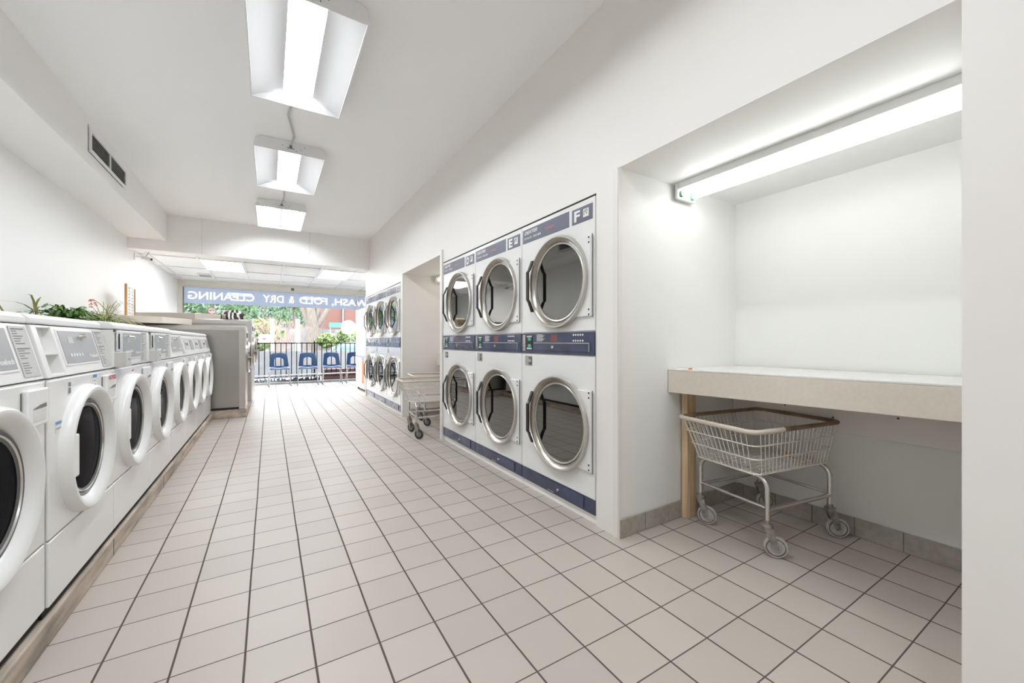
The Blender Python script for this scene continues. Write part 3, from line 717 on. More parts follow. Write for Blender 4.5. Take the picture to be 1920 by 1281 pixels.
# ------------------------------------------------------------------ large steel washers
def make_steel(W, top, xf, depth=1.3):
    t = thing('steel_washer', '', 'washing machine')
    MB().box(-depth, -.012, 0, W, .03, top).build('cabinet', 'steel', t, bev=.006)
    b = MB(); b.box(-depth - .005, 0, -.006, .012, top - .055, top); b.box(-.075, 0, -.006, .012, 0, top - .055); b.box(-depth, 0, .012, W, top - .006, top + .012)
    b.box(-.012, .004, 0, W, 0, top)
    b.build('frame', 'steelf', t, bev=.003)
    MB().box(-depth + .02, -.08, .002, W, 0, .03).build('base_gap', 'dark', t)
    c = MB().lathe([(.235, .004), (.24, .03), (.22, .05), (.19, .05), (.17, .02)], (0, W / 2, .62 * top), 'x', 48).build('door', 'chrome', t)
    MB().lathe([(0, .045), (.12, .04), (.18, .022)], (0, W / 2, .62 * top), 'x', 40).build('door_glass', 'wglass', c)
    MB().lathe([(.165, .02), (.19, .055), (.20, .052)], (0, W / 2, .62 * top), 'x', 40).build('door_gasket', 'black', c)
    MB().tube([(.05, W / 2 - .21, .62 * top), (.085, W / 2 - .24, .62 * top), (.085, W / 2 - .30, .62 * top)], .012, 8).build('door_handle', 'chrome', c)
    MB().box(.004, .012, .06, W - .06, top - .20, top - .05).build('control_panel', 'enamel2', t, bev=.003)
    for i in range(3): MB().box(.012, .018, .12 + i * .12, .19 + i * .12, top - .16, top - .09).build('button', 'black', t)
    return t
GS = 'large stainless steel washers beyond the white row'
s1 = make_steel(.74, 1.315 - .125, 0); place(s1, (-.30, 6.955, .125), 0, 'large stainless steel washer whose brushed side panel faces the white washers', group=GS)
MB().box(-.42, -.22, -.012, -.007, 1.315 - .155, 1.315 - .148).build('lid_handle', 'chrome', s1)
s2 = make_steel(.80, 1.440 - .125, 0, 1.25); place(s2, (-.25, 7.71, .125), 0, 'taller steel washer standing behind the first one, with the blanket on top', group=GS)
s3 = copy_tree(s2); place(s3, (-.25, 8.54, .125), 0, 'steel washer farthest back, closest to the shop window', group=GS)
# beige shelf boards on top, at the wall
def prism_thing(name, poly, z0, z1, m, label, cat, bev=.003):
    o = MB().prism(poly, z0, z1, 'z').build(name, m, bev=bev); return tag(o, label, cat)
prism_thing('shelf_board', [(-1.80, 6.35), (-1.16, 6.62), (-.95, 7.28), (-1.80, 7.5)], 1.335, 1.415, 'laminate', 'beige laminate shelf board at the left wall, lying on the first steel washer', 'shelf')
o = MB().box(-1.80, -1.412, 6.50, 6.93, 1.145, 1.333).build('shelf_support', 'pine'); tag(o, 'brown wooden support box below the beige shelf board, behind the spider plant', 'shelf support')
prism_thing('shelf_board', [(-1.80, 8.0), (-.98, 7.78), (-.62, 8.25), (-1.80, 9.3)], 1.455, 1.54, 'laminate', 'second beige board lying higher, on top of the tall steel washer', 'shelf')

# folding wooden frame with a printed sheet
t = thing('framed_notice', 'narrow notice sheet held between two upright orange wooden bars, on the beige shelf', 'notice', (-1.62, 7.15, 1.417), R(8))
MB().box(-.012, .012, -.02, .012, 0, .45).build('bar', 'oak', t, bev=.002); MB().box(.045, .065, .40, .43, 0, .42).build('bar', 'oak', t, bev=.002)
pp = MB().add([(.014, .0, .03), (.05, .40, .03), (.05, .40, .42), (.014, 0, .46)], [(0, 1, 2, 3)]).build('sheet', 'paper', t, solid=.002)
b = MB()
for c_ in range(2):
    for r_ in range(9):
        f = .25 + .45 * c_; b.box(.018 + .036 * f, .021 + .036 * f, .4 * f - .03, .4 * f + .03, .06 + r_ * .042, .075 + r_ * .042)
b.build('print', 'label', pp)
MB().box(-.04, .10, -.03, .45, -.001, .006).build('foot', 'oak', t)

# security camera
t = thing('security_camera', 'small white security camera on a bracket at the top of the left wall', 'camera', (XL + .001, 8.42, 2.44))
MB().box(0, .012, -.03, .03, -.05, .05).build('wall_plate', 'enamel2', t, bev=.003)
MB().tube([(.01, 0, 0), (.10, -.03, -.01)], .010, 8).build('arm', 'enamel2', t)
bm_ = MB(Matrix.Translation((.16, -.07, -.03)) @ Matrix.Rotation(R(-35), 4, 'Z') @ Matrix.Rotation(R(14), 4, 'Y')); bm_.box(-.07, .08, -.028, .028, -.026, .026); c = bm_.build('body', 'enamel3', t, bev=.006)
q = MB(bm_.M); q.lathe([(0, .083), (.015, .083), (.018, .08)], (0, 0, 0), 'x', 14); q.build('lens', 'black', c)
MB().tube([(.14, -.05, 0), (.17, -.02, .06), (.18, .02, .11)], .004, 6).build('cable', 'gasket', t)

# ------------------------------------------------------------------ laundry bundle and cardboard on the steel washer
vs = []; fs = []; NU, NV = 28, 12
for j in range(NV + 1):
    for i in range(NU):
        a = 2 * PI * i / NU; f = j / NV; r = math.cos(f * PI / 2) ** .6; wob = 1 + .10 * math.sin(3 * a + 5 * f) + .06 * math.sin(7 * a + 2)
        vs.append((.17 * r * math.cos(a) * wob, .26 * r * math.sin(a) * wob, .135 * math.sin(f * PI / 2) * (1 + .16 * math.sin(2 * a + 1) + .1 * math.cos(5 * a * f))))
for j in range(NV):
    for i in range(NU): fs.append((j * NU + i, j * NU + (i + 1) % NU, (j + 1) * NU + (i + 1) % NU, (j + 1) * NU + i))
fs.append(tuple(range(NU))[::-1])
o = MB().add(vs, fs, True).build('blanket_bundle', 'cloth'); o.location = (-.52, 7.98, 1.4535); tag(o, 'crumpled black and beige striped blanket on the tall steel washer', 'blanket')
t = thing('cardboard_box', 'tan open cardboard box behind the striped blanket, on the farthest steel washer', 'box', (-.60, 8.75, 1.453), R(12))
b = MB(); b.box(-.1, .1, -.09, .09, 0, .004); b.box(-.1, .1, -.09, -.086, .004, .17); b.box(-.1, .1, .086, .09, .004, .17); b.box(-.1, -.096, -.086, .086, .004, .17); b.box(.096, .1, -.086, .086, .004, .17); b.build('box_body', 'card', t)
MB().add([(-.1, .09, .17), (.1, .09, .17), (.1, .15, .21), (-.1, .15, .21)], [(0, 1, 2, 3)]).build('flap', 'card', t, solid=.003)

# ------------------------------------------------------------------ plants behind the washers
def ribbon(b, pts, wd, side=Vector((0, 0, 1)), taper=True):
    pts = [Vector(p) for p in pts]; vs = []; fs = []; n = len(pts)
    for i, p in enumerate(pts):
        tdir = (pts[min(i + 1, n - 1)] - pts[max(i - 1, 0)]).normalized(); u = tdir.cross(side)
        if u.length < 1e-3: u = tdir.orthogonal()
        u.normalize(); f = i / (n - 1); k = wd * (min(1, .5 + f * 2) * (1 - f) ** .5 if taper else math.sin(PI * min(.96, max(.08, f)))) + .0006
        vs += [p - u * k, p + Vector((0, 0, -.15 * k)), p + u * k]
    for i in range(n - 1): fs += [(3 * i, 3 * i + 1, 3 * i + 4, 3 * i + 3), (3 * i + 1, 3 * i + 2, 3 * i + 5, 3 * i + 4)]
    b.add(vs, fs, True)
def pot(t, r, h, m='pot'):
    MB().lathe([(0, 0), (r * .75, 0), (r, h - .02), (r + .008, h - .02), (r + .008, h), (r - .008, h), (r - .01, h - .015), (0, h - .015)], (0, 0, 0), 'z', 28).build('pot', m, t)
    MB().lathe([(0, h - .012), (r - .012, h - .014)], (0, 0, 0), 'z', 20).build('soil', 'soil', t)
def arching(b, n, L, up, wd, rnd, z0, droop=1.0, span=(0, 360), m=None):
    for i in range(n):
        a = R(rnd.uniform(*span)); l = L * rnd.uniform(.55, 1.1); u = up * rnd.uniform(.5, 1.2); pts = []
        for k in range(9):
            f = k / 8; d = l * f; pts.append((math.cos(a) * d, math.sin(a) * d, z0 + u * math.sin(f * 2.1) - droop * .1 * f * f * l / .3 * rnd.uniform(.9, 1.1)))
        ribbon(b, pts, wd)
rnd = random.Random(3)
def clampw(b, x0):                              # leaves rest on the washer tops and bend along the wall
    out = []
    for x, y, z in b.v:
        x = max(x, XL + .012 - x0 + .02 * (z % .05))
        if x + x0 > -1.41: z = max(z, 1.215 - ZL)
        out.append((x, y, z))
    b.v = out
ZL = 1.141
t = thing('potted_plant', 'bushy dark green potted plant with short jagged leaves behind the second washer', 'plant', (-1.60, 5.36, ZL))
pot(t, .10, .16)
b = MB()
for i in range(230):                            # arching chains of flat jagged segments
    a = rnd.uniform(0, 2 * PI); L_ = rnd.uniform(.12, .36) * (1.2 if abs(math.sin(a)) > .6 else .7); up = rnd.uniform(.02, .19); p0 = None
    segs = 5; w_ = rnd.uniform(.008, .014)
    for k in range(segs):
        f0 = k / segs; f1 = (k + .95) / segs
        def P(f): return Vector((math.cos(a) * L_ * f * .8, math.sin(a) * L_ * f * 1.35 + .02 * math.sin(9 * f + i), .13 + up * math.sin(f * 1.7) * 1.15 - .10 * f * f + .012 * math.sin(i * 3 + 8 * f)))
        pa, pb = P(f0), P(f1); d = (pb - pa); s_ = d.cross(Vector((rnd.uniform(-.3, .3), rnd.uniform(-.3, .3), 1))).normalized()
        pts = [pa, pa + d * .3 + s_ * w_, pa + d * .55 + s_ * w_ * .75, pa + d * .8 + s_ * w_ * 1.1, pb, pa + d * .8 - s_ * w_ * 1.1, pa + d * .55 - s_ * w_ * .75, pa + d * .3 - s_ * w_]
        b.add([tuple(q) for q in pts], [tuple(range(8))])
clampw(b, -1.60); b.build('foliage', 'leaf', t)
t = thing('flowering_plant', 'thin stem with coral red flowers rising between the two bushy plants', 'plant', (-1.50, 6.06, ZL))
pot(t, .06, .08)
stem = MB().tube([(0, 0, .07), (0, .0, .22), (-.01, -.10, .30), (-.02, -.22, .352), (-.03, -.36, .385), (-.03, -.44, .38), (-.03, -.46, .36)], .0032, 6); stem.build('stem', 'leafb', t)
b = MB()
for (y, z) in ((-.45, .385), (-.47, .375), (-.44, .345), (-.445, .315), (-.33, .365), (-.31, .345), (-.40, .39)):
    for k in range(5):
        a = 2 * PI * k / 5; ribbon(b, [(-.03, y, z), (-.03 + .012 * math.cos(a), y + .010 * math.sin(a), z - .008), (-.03 + .018 * math.cos(a), y + .014 * math.sin(a), z - .018)], .0045, taper=False)
b.build('flowers', 'flower', t)
t = thing('spider_plant', 'pale striped spider plant between the flowering stem and the beige shelf', 'plant', (-1.60, 6.26, ZL))
pot(t, .09, .13)
b = MB(); arching(b, 110, .42, .17, .0060, rnd, .12, 1.3); arching(b, 18, .42, .30, .0042, rnd, .12, .2, (60, 130)); clampw(b, -1.60); b.build('foliage', 'leaf2', t)
t = thing('spider_plant', 'spider plant at the far left with one long arching leaf above the nearest washers', 'plant', (-1.62, 4.60, ZL))
pot(t, .08, .08)
b = MB()
ribbon(b, [(0, .05, .07), (0, .16, .15), (0, .115, .217), (0, 0, .245), (0, -.12, .255), (0, -.33, .246), (0, -.52, .20)], .007)
ribbon(b, [(0, .10, .07), (0, .165, .15), (0, .165, .22), (0, .14, .285), (0, .10, .33), (0, .05, .332), (0, .016, .326)], .0095)
ribbon(b, [(0, .17, .20), (0, .185, .27), (0, .22, .305), (0, .26, .33)], .008, taper=False)
ribbon(b, [(0, .12, .07), (0, .19, .15), (0, .195, .225), (0, .22, .245), (0, .25, .25)], .007)
ribbon(b, [(0, -.10, .07), (0, -.25, .14), (0, -.34, .215), (0, -.40, .20)], .008)
clampw(b, -1.62); b.build('foliage', 'leafb', t)

# ------------------------------------------------------------------ tables
t = thing('folding_table', 'long beige laminate table with a thick front edge in the near alcove', 'table', (2.25, .94, 0))
ya, yb = A0 + .003, A1 - .003
def TX(x): return x - 2.25
poly = [(TX(2.28), ya - .94), (TX(2.815), ya - .94), (TX(2.815), yb - .94), (TX(2.085), yb - .94)]
MB().prism(poly, .925, .932, 'z').build('table_top', 'ltop', t)
b = MB(); pa = (2.28, ya); pb = (2.085, yb)
b.prism([(TX(2.28), ya - .94), (TX(2.30), ya - .94), (TX(2.105), yb - .94), (TX(2.085), yb - .94)], .789, .924, 'z'); b.build('front_edge', 'laminate', t, bev=.003)
MB().prism([(TX(2.302), ya - .94), (TX(2.79), ya - .94), (TX(2.79), yb - .94), (TX(2.107), yb - .94)], .905, .923, 'z').build('underside', 'laminate', t)
MB().box(TX(2.79), TX(2.815), ya - .94, yb - .94, .575, .923).build('wall_board', 'trim', t, bev=.002)
for (y, z) in ((1.25, .70), (.72, .80), (.71, .795), (.72, .70), (1.0, .66)): MB().lathe([(0, -.002), (.005, -.002), (.005, 0)], (TX(2.789), y - .94, z), 'x', 8).build('screw', 'dark', t)
MB().box(TX(2.205), TX(2.294), 1.535 - .94, 1.575 - .94, .001, .904).build('leg', 'pine', t, bev=.003, label='raw pine post')
o = MB().box(-.02, .02, -.009, .009, 0, .008).build('clothes_peg', 'orange', bev=.003); o.location = (2.185, 1.50, .9325); o.rotation_euler = (0, 0, .4); tag(o, 'small orange plastic bit lying on the left end of the folding table', 'peg')
t = thing('folding_table', 'beige table end just showing in the far alcove behind the carts', 'table', (2.5, 5.0, 0))
MB().box(-.32, .315, -.755, .775, .895, .905).build('table_top', 'ltop', t); MB().box(-.32, -.30, -.755, .775, .74, .894).build('front_edge', 'laminate', t, bev=.003)
MB().box(-.26, -.17, .72, .76, .001, .894).build('leg', 'pine', t); MB().box(.29, .315, -.755, .775, .55, .894).build('wall_board', 'laminate', t)

# ------------------------------------------------------------------ wire carts
def rrect(hx, hy, r, z, n=5):
    out = []
    for (cx, cy, a0) in ((hx - r, hy - r, 0), (-hx + r, hy - r, 90), (-hx + r, -hy + r, 180), (hx - r, -hy + r, 270)):
        for i in range(n + 1):
            a = R(a0 + 90 * i / n); out.append((cx + r * math.cos(a), cy + r * math.sin(a), z))
    return out
def make_cart(dark=False, TX_=.357, TY_=.243, zt=.650, zb=.415, bx=.30, by=.195, hh=.262, hw=.207):
    t = thing('wire_laundry_cart', '', 'laundry cart')
    bk = MB()
    for z, f in ((zb, 0), (zb + .003, .0), (zb + (zt - zb) * .36, .36), (zb + (zt - zb) * .68, .68)):
        hx = bx + (TX_ - bx) * f; hy = by + (TY_ - by) * f; bk.tube(rrect(hx, hy, .045, z), .0036, 6, closed=True)
    def wires(n, side):
        for i in range(n):
            f = -1 + 2 * (i + .5) / n
            if side in (0, 1):
                s_ = 1 if side else -1; bk.tube([(f * (bx - .02), s_ * by, zb), (f * (TX_ - .03), s_ * TY_, zt)], .0022, 5)
            else:
                s_ = 1 if side == 3 else -1; bk.tube([(s_ * bx, f * (by - .02), zb), (s_ * TX_, f * (TY_ - .03), zt)], .0022, 5)
    wires(20, 0); wires(20, 1); wires(14, 2); wires(14, 3)
    for i in range(24): x = -bx + 2 * bx * (i + .5) / 24; bk.tube([(x, -by, zb), (x, by, zb)], .0020, 5)
    for i in range(9): y = -by + 2 * by * (i + .5) / 9; bk.tube([(-bx, y, zb - .003), (bx, y, zb - .003)], .0022, 5)
    bk.v = [(x - .02 - .035 * (z - zb) / (zt - zb), y, z) for x, y, z in bk.v]
    bkt = bk.build('basket', 'wire', t)
    rp = rrect(TX_, TY_, .05, zt, 6); Mr = Matrix.Translation((-.055, 0, 0)); fr_ = rp[20]; to_ = rp[21]; q_ = tuple(a + (b_ - a) * .28 for a, b_ in zip(fr_, to_))
    e_ = .004 if not dark else 0
    MB(Mr).tube(rp[8:21] + [q_], .0125, 10).build('rim_bumper', 'bumper', t)
    MB(Mr).tube([tuple(a + (b_ - a) * .985 for a, b_ in zip(fr_, q_))] + rp[21:] + rp[:9], .0115, 10).build('rim_bumper', 'bumper' if dark else 'wornrim', t, **({} if dark else {'label': 'browned worn half of the rim'}))
    fr = MB()
    for s_ in (-1, 1):                          # inverted U tubes on the short ends
        pts = [(s_ * hh, -hw, .165), (s_ * hh, -hw, zb - .075)] + arc((s_ * hh, -hw + .06, zb - .075), .06, 180, 90, 5, 'yz') + arc((s_ * hh, hw - .06, zb - .075), .06, 90, 0, 5, 'yz') + [(s_ * hh, hw, .165)]
        fr.tube(pts, .0125, 10)
        fr.tube([(s_ * hh, -hw, .245), (s_ * hh, hw, .245)], .009, 8)
        fr.tube([(-hh, s_ * hw, .235), (hh, s_ * hw, .235)], .011, 8)
        fr.tube([(-hh, s_ * hw * .55, zb - .018), (hh, s_ * hw * .55, zb - .018)], .008, 8)
    fr.build('frame', 'chrome', t)
    k = 0
    for sx_ in (-1, 1):
        for sy_ in (-1, 1):
            k += 1; ang = R((-46, -58, -40, -30)[k - 1]); M = Matrix.Translation((sx_ * hh, sy_ * hw, 0)) @ Matrix.Rotation(ang, 4, 'Z')
            RW = .055
            y = MB(M); y.lathe([(.0, .185), (.015, .185), (.016, .170), (.026, .168), (.028, .160), (.022, .142), (0, .140)], (0, 0, 0), 'z', 16)
            for q in (-1, 1):
                vs = [(-.020, q * .018, .150), (.024, q * .018, .150), (.050, q * .020, .050), (.026, q * .020, .044)]
                y.add([(a, b_ - .0015, c_) for a, b_, c_ in vs] + [(a, b_ + .0015, c_) for a, b_, c_ in vs], [(0, 1, 2, 3), (7, 6, 5, 4), (0, 4, 5, 1), (1, 5, 6, 2), (2, 6, 7, 3), (3, 7, 4, 0)])
            y.box(-.020, .024, -.018, .018, .146, .150)
            y.lathe([(0, -.025), (.007, -.025), (.007, .025), (0, .025)], (.036, 0, RW), 'y', 10)
            cs = y.build('castor', 'castor', t)
            wl = MB(M); wl.lathe([(.030, -.011), (.036, -.012), (.040, -.009), (.044, -.012), (.050, -.012), (RW - .0005, -.007), (RW - .0005, .007), (.050, .012), (.044, .012), (.040, .009), (.036, .012), (.030, .011)], (.036, 0, RW), 'y', 32)
            wl.build('wheel', 'dtyre' if dark else 'rubber', cs)
            rg_ = MB(M); rg_.lathe([(.041, -.0085), (.0415, -.0128), (.0435, -.0128), (.044, -.0085)], (.036, 0, RW), 'y', 32); rg_.lathe([(.041, .0085), (.0415, .0128), (.0435, .0128), (.044, .0085)], (.036, 0, RW), 'y', 32); rg_.build('tyre_groove', 'black', cs)
            hb = MB(M); hb.lathe([(0, -.0125), (.012, -.0125), (.013, -.009), (.026, -.009), (.0275, -.0115), (.0305, -.0115), (.0305, .0115), (.0275, .0115), (.026, .009), (.013, .009), (.012, .0125), (0, .0125)], (.036, 0, RW), 'y', 28); hb.build('hub', 'castor' if dark else 'rubber', cs)
    return t
GC = 'wire laundry carts on castors'
c1 = make_cart(); place(c1, (2.468, 1.225, 0), R(-8.5), 'wire laundry cart with beige rim parked under the near folding table', group=GC)
c2 = make_cart(True); place(c2, (1.70, 4.58, 0), R(-6), 'wire laundry cart sticking out of the far alcove into the aisle', group=GC)
c3 = copy_tree(c2); place(c3, (2.02, 5.19, 0), R(-8), 'wire laundry cart deeper in the far alcove, behind the other cart', group=GC)

# ------------------------------------------------------------------ blue chairs
def make_chair():
    t = thing('plastic_chair', '', 'chair')
    # faces -Y; origin under the seat centre on the floor
    vs = []; fs = []; NX, NZ = 12, 12
    idx = {}
    def Pb(u, v):                               # backrest surface
        hw = .215 - .035 * v; x = hw * u; rnd_ = 0
        y = .17 + .075 * v - .05 * (u * u) * (1 - .2 * v); z = .46 + .35 * v
        if v > .8: z -= .03 * abs(u) ** 3 * (v - .8) / .2
        return (x, y, z)
    for j in range(NZ + 1):
        for i in range(NX + 1): idx[i, j] = len(vs); vs.append(Pb(-1 + 2 * i / NX, j / NZ))
    for j in range(NZ):
        for i in range(NX):
            if 3 <= i < NX - 3 and 1 <= j < 8 and not (j == 7 and i in (3, 8)): continue
            fs.append((idx[i, j], idx[i + 1, j], idx[i + 1, j + 1], idx[i, j + 1]))
    MB().add(vs, fs, True).build('backrest', 'blue', t, solid=.008, sub=1)
    vs = []; fs = []; N = 10
    for j in range(N + 1):
        for i in range(N + 1):
            u = -1 + 2 * i / N; v = j / N; hw = .225 - .012 * v
            z = .445 - .014 * math.sin(PI * v) * (1 - u * u) - (.03 * (1 - v / .15) ** 2 if v < .15 else 0) + (.018 * ((v - .85) / .15) ** 2 if v > .85 else 0)
            vs.append((hw * u, -.22 + .40 * v, z))
    for j in range(N):
        for i in range(N): a = j * (N + 1) + i; fs.append((a, a + 1, a + N + 2, a + N + 1))
    MB().add(vs, fs, True).build('seat', 'blue', t, solid=.010, sub=1)
    MB().tube([(-.17, -.15, .418), (.17, -.15, .418)], .011, 8).tube([(-.17, .12, .418), (.17, .12, .418)], .011, 8).tube([(-.17, -.15, .418), (-.17, .12, .418)], .009, 8).tube([(.17, -.15, .418), (.17, .12, .418)], .009, 8).build('seat_frame', 'chrome', t)
    for sx_ in (-1, 1):
        for (y0_, y1_) in ((-.15, -.20), (.12, .20)):
            lg = MB().tube([(sx_ * .165, y0_, .418), (sx_ * .19, y0_ + (y1_ - y0_) * .1, .405), (sx_ * .205, y0_ + (y1_ - y0_) * .25, .37), (sx_ * .235, y1_, .012)], .011, 10).build('leg', 'chrome', t)
            MB().tube([(sx_ * .2348, y1_, .020), (sx_ * .2355, y1_, 0.001)], .013, 10).build('foot_cap', 'black', lg)
    return t
GB = 'blue plastic chairs along the shop window'
ch = make_chair()
for i, (x, y, a, lb) in enumerate(((.215, 11.43, 3, 'leftmost blue plastic chair, set apart from the other three'), (.845, 11.43, -3, 'second blue plastic chair from the left, in front of the thick railing post'), (1.41, 11.42, -2, 'third blue plastic chair from the left, close beside its neighbour'), (1.99, 11.42, -4, 'rightmost blue plastic chair, partly hidden by the white vending machine'))):
    o = ch if i == 0 else copy_tree(ch); place(o, (x, y, 0), R(a), lb, group=GB)

# ------------------------------------------------------------------ vending machine at the right
t = thing('vending_machine', 'glossy white vending machine with an orange stripe between dryers and window', 'vending machine', (1.75, 9.0, 0))
MB().box(0, .75, 0, .98, .055, 1.83).build('cabinet', 'enamel', t, bev=.008)
MB().box(-.006, -.001, .03, .95, .80, 1.80).build('front_window', 'enamel2', t, bev=.002)
MB().box(-.012, 0, .0, .98, .78, .80).build('ledge', 'enamel2', t)
MB().box(-.004, -.001, .06, .22, .18, .68).build('poster', 'orange', t); MB().box(-.004, -.001, .30, .60, .16, .70).build('poster', 'paper', t)
MB().box(-.006, -.001, .12, .20, .70, .74).build('button_panel', 'blueink', t)
for y in (.06, .92):
    MB().lathe([(0, 0.001), (.03, 0.001), (.028, .01), (.01, .02), (.01, .056)], (.05, y, 0), 'z', 14).build('levelling_foot', 'black', t)
    MB().lathe([(0, 0.001), (.03, 0.001), (.028, .01), (.01, .02), (.01, .056)], (.70, y, 0), 'z', 14).build('levelling_foot', 'black', t)

# ------------------------------------------------------------------ outside
def gnd(name, *bx_): return struct(MB().box(*bx_).build(name, 'asphalt'))
gnd('ground', -40, 50, 14.2, 70, -.48, -.38)
struct(MB().box(-6, 9, 12.02, 14.2, -.15, -.02).build('trim_12', 'sidewalk'))
struct(MB().box(-12, 16, 14.2, 14.4, -.45, .80).build('wall_outside', 'concrete'))
t = thing('iron_railing', 'black iron railing with thin upright bars just outside the shop window', 'railing', (0, 12.35, 0))
MB().box(-2.2, 3.2, -.015, .015, 1.045, 1.07).build('top_rail', 'railing', t); MB().box(-2.2, 3.2, -.012, .012, .13, .15).build('bottom_rail', 'railing', t)
x = -2.1
while x < 3.2:
    if abs(x - 1.075) > .05: MB().box(x - .010, x + .010, -.009, .009, .15, 1.045).build('bar', 'railing', t)
    x += .1245
MB().box(1.055, 1.095, -.02, .02, -.019, 1.11).build('post', 'railing', t); MB().box(-2.22, -2.18, -.02, .02, -.019, 1.11).build('post', 'railing', t); MB().box(3.16, 3.20, -.02, .02, -.019, 1.11).build('post', 'railing', t)
b = MB()
rn = random.Random(5)
for i in range(90):
    x = -1.9 + 3.1 * i / 90; b.box(x, x + .03, 12.06, 12.20, -.02, .08 + .07 * rn.random())
o = b.build('planting_bed', mat('black_slate', (.03, .03, .032), .4, noise=(20, .5))); tag(o, 'low black jagged slate edging along the foot of the window', 'edging')
o = MB().tube([(-1.9, 12.14, .20), (3.0, 12.14, .215)], .014, 8).build('pipe', 'enamel2'); tag(o, 'white horizontal pipe just outside, above the black edging', 'pipe')
o = MB().box(1.3, 3.0, 12.5, 12.9, -.019, .30).build('brick_planter', 'brick', bev=.004); tag(o, 'low brown brick planter behind the railing on the right', 'planter')

def car(name, x, y, rz, m, label):
    t = thing(name, label, 'car', (x, y, -.38), rz, 'parked cars beyond the low wall')
    low = [(-2.2, .25), (-2.25, .55), (-2.1, .82), (-1.2, .92), (1.1, .92), (2.0, .80), (2.25, .6), (2.25, .25)]
    MB().prism(low, -.85, .85, 'y').build('body', m, t, bev=.08, seg=3)
    cab = [(-1.55, .90), (-1.0, 1.40), (.35, 1.42), (1.15, .90)]
    MB().prism([(p * .98, q) for p, q in cab], -.74, .74, 'y').build('cabin_glass', 'carg', t, bev=.05)
    MB().prism([(-1.02, 1.385), (-.9, 1.44), (.3, 1.45), (.4, 1.40)], -.73, .73, 'y').build('roof', m, t, bev=.02)
    for sx_ in (-1.4, 1.4):
        for sy_ in (-.80, .80):
            MB().lathe([(0, -.1), (.2, -.1), (.31, -.09), (.32, 0), (.31, .09), (.2, .1), (0, .1)], (sx_, sy_, .32), 'y', 24).build('wheel', 'dtyre', t)
    return t
car('parked_car', -1.2, 18.6, R(4), 'carw', 'white parked car behind the low wall, left of the bare shrub')
car('parked_car', 3.7, 18.8, R(-2), 'carw', 'white parked car behind the low wall, right of the bare shrub')
car('parked_car', 5.6, 22.6, R(2), 'carb', 'blue parked car behind the low wall, below the green sign')

def blob_tree(name, x, y, h, cr, label, m='foliage', trunk=.14, n=34, z0=-.38, seed=1, cat='tree'):
    t = thing(name, label, cat, (x, y, z0)); rr = random.Random(seed)
    MB().tube([(0, 0, 0), (.05, 0, h * .4), (-.05, .1, h * .75)], [trunk, trunk * .8, trunk * .4], 10).build('trunk', 'bark', t)
    b = MB()
    for i in range(n * 55):
        a = rr.uniform(0, 2 * PI); f = rr.uniform(-1, 1); r = cr * rr.uniform(.55, 1.05) ** .6; s_ = math.sqrt(1 - f * f)
        lump = 1 + .22 * math.sin(3 * a + seed) * math.cos(4 * f)
        p = Vector((r * s_ * math.cos(a) * lump, r * s_ * math.sin(a) * lump, h - cr * .4 + r * f * .8)); q = .10 + .10 * rr.random()
        u = Vector((rr.uniform(-1, 1), rr.uniform(-1, 1), rr.uniform(-1, 1))).normalized(); v = u.orthogonal().normalized()
        b.add([p - u * q, p + v * q * .6, p + u * q, p - v * q * .6], [(0, 1, 2, 3)])
    b.build('crown', m, t); return t
GT = 'leafy trees across the street'
for a_ in ((-2.9, 30, 5.6, 2.5, 'bluish green leafy tree across the street, far left behind the blanket'), (-.3, 38, 6.4, 3.2, 'leafy green tree across the street, left of the bare shrub'), (2.0, 52, 8.2, 4.4, 'leafy green tree behind the bare shrub'), (1.5, 32.5, 6.2, 1.9, 'leafy tree behind the thick forked trunk')):
    blob_tree('leafy_tree', *a_[:4], a_[4], seed=int(a_[0] * 7) + 20)['group'] = GT
blob_tree('green_bush', 2.72, 24.2, 1.7, .45, 'yellow green bush right of the forked trunk', 'foliage2', .05, 9, seed=4, cat='bush')
blob_tree('green_bush', 4.35, 27.2, 1.9, .8, 'green bush under the green sign at the right', 'foliage2', .05, 9, seed=6, cat='bush')
blob_tree('green_bush', -.5, 24, 2.2, 1.0, 'green bush at the left beside the white post', 'foliage2', .05, 9, seed=8, cat='bush')
# bare branching shrub
t = thing('bare_shrub', 'pale leafless shrub with many thin fanning branches outside the window', 'shrub', (.43, 21.0, -.38)); b = MB(); rr = random.Random(11)
def branch(p, d, L_, r, dep):
    q = p + d * L_; mid = p + d * L_ * .5 + Vector((rr.uniform(-.04, .04), rr.uniform(-.04, .04), 0)) * L_
    b.tube([p, mid, q], [r, r * .85, r * .7], 5, cap=False)
    if dep == 0: return
    for k in range(3 if dep > 1 else 3):
        nd = (d + Vector((rr.uniform(-.62, .62), rr.uniform(-.5, .5), rr.uniform(-.15, .35)))).normalized(); branch(q, nd, L_ * rr.uniform(.62, .88), r * .66, dep - 1)
for k in range(6):
    a = 2 * PI * k / 6; branch(Vector((0, 0, 0.75 if k else 0.0)), Vector((.45 * math.cos(a), .4 * math.sin(a), 1)).normalized() if k else Vector((0, 0, 1)), .62, .022 if k else .04, 4)
b.tube([(0, 0, 0), (0, 0, .8)], .07, 8); b.build('branches', 'twig', t)
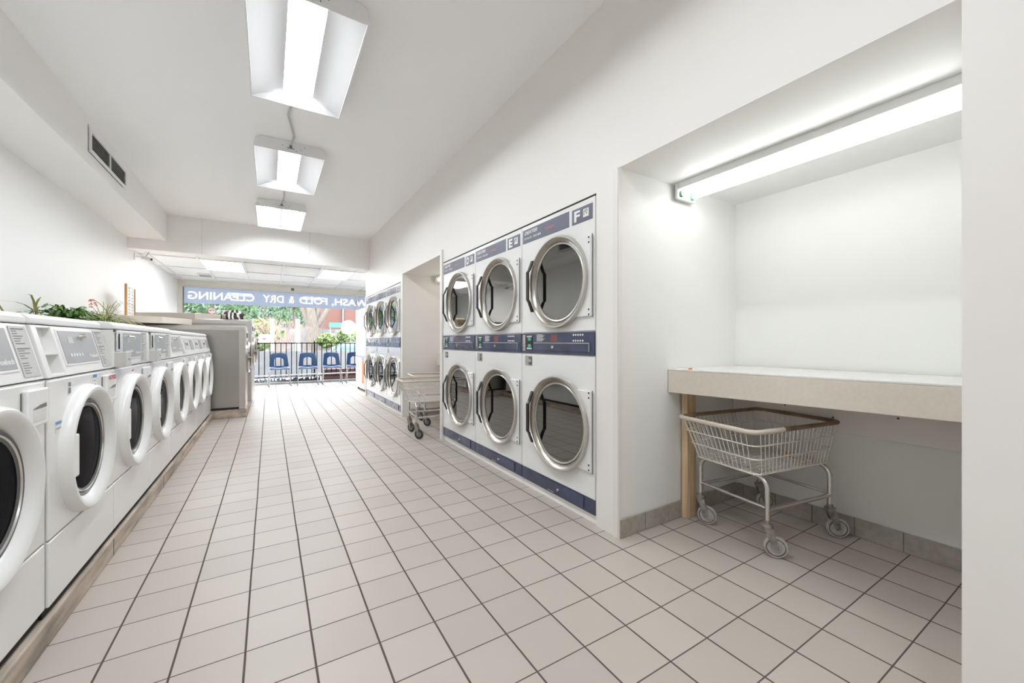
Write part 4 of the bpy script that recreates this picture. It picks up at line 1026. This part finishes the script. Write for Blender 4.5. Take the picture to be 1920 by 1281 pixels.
# forked trunk
t = thing('forked_tree', 'thick grey tree trunk dividing into several upright limbs', 'tree', (2.26, 26.6, -.38)); b = MB()
b.tube([(0, 0, 0), (0, 0, 1.4), (.03, 0, 2.3)], [.50, .42, .40], 14)
for (dx, dy, r) in ((-1.0, .2, .20), (-.35, -.2, .26), (.45, .2, .22), (1.5, 0, .16)): b.tube([(0, 0, 2.1), (dx * .35, dy, 3.0), (dx * .8, dy, 4.2), (dx, dy * 1.5, 6.5)], [r * 1.3, r, r * .85, r * .6], 10)
b.build('trunk', 'bark', t)
# brick building, fence, posts, signs
t = thing('brick_building', 'red brick building seen through the window on the right', 'building', (8.6, 40, -.38))
MB().box(-4.2, 9, 0, 8, 0, 11).build('wall', 'brick', t)
MB().tube([(-2.75, -.1, 0), (-2.75, -.1, 11)], .09, 8).build('drainpipe', 'gasket', t)
for k in range(2): MB().box(-.6 + 3 * k, .8 + 3 * k, -.03, -.001, 2.5, 4.5).build('window', 'carg', t)
o = MB().box(-4, 14, 28.5, 28.6, -.379, 1.9).build('board_fence', 'wood2'); tag(o, 'dark board fence across the street behind the trunk', 'fence')
for (x, y, lb) in ((.12, 22.4, 'white post left of the bare shrub'), (1.2, 22.4, 'white post right of the bare shrub'), (3.15, 25, 'wide white post below the green sign')):
    o = MB().box(x - .09, x + .09, y - .09, y + .09, -.379, 2.2 if x < 3 else 1.55).build('white_post', 'enamel2', bev=.01); tag(o, lb, 'post', 'white posts beyond the cars')
t = thing('street_sign', 'wide green sign board on posts at the right of the view', 'sign', (3.4, 26.0, -.38))
MB().box(-.35, .95, -.03, .03, 2.32, 2.62).build('board', 'gsign', t); MB().box(-.3, -.25, .03, .08, 0, 2.5).build('post', 'gasket', t); MB().box(.85, .9, .03, .08, 0, 2.5).build('post', 'gasket', t)
o = MB().box(0, .34, 0, .02, 0, .32).build('notice_board', 'paper');  tag(o, 'small white notice with a red mark outside, left of the chairs', 'sign')
o.location = (-.32, 16.6, 1.03)
b = MB().box(-.02, .02, 0, .02, -1.40, 0); pst = b.build('post', 'gasket', o); pst.location = (.17, .021, .0)
MB().box(.12, .22, -.004, -.001, .12, .2).build('print', 'redink', o)
o = MB().box(-30, 40, 60, 61, -.64, 9).build('distant_facade', mat('pale_facade', (.12, .13, .15), .8)); tag(o, 'pale distant buildings far across the street', 'building')
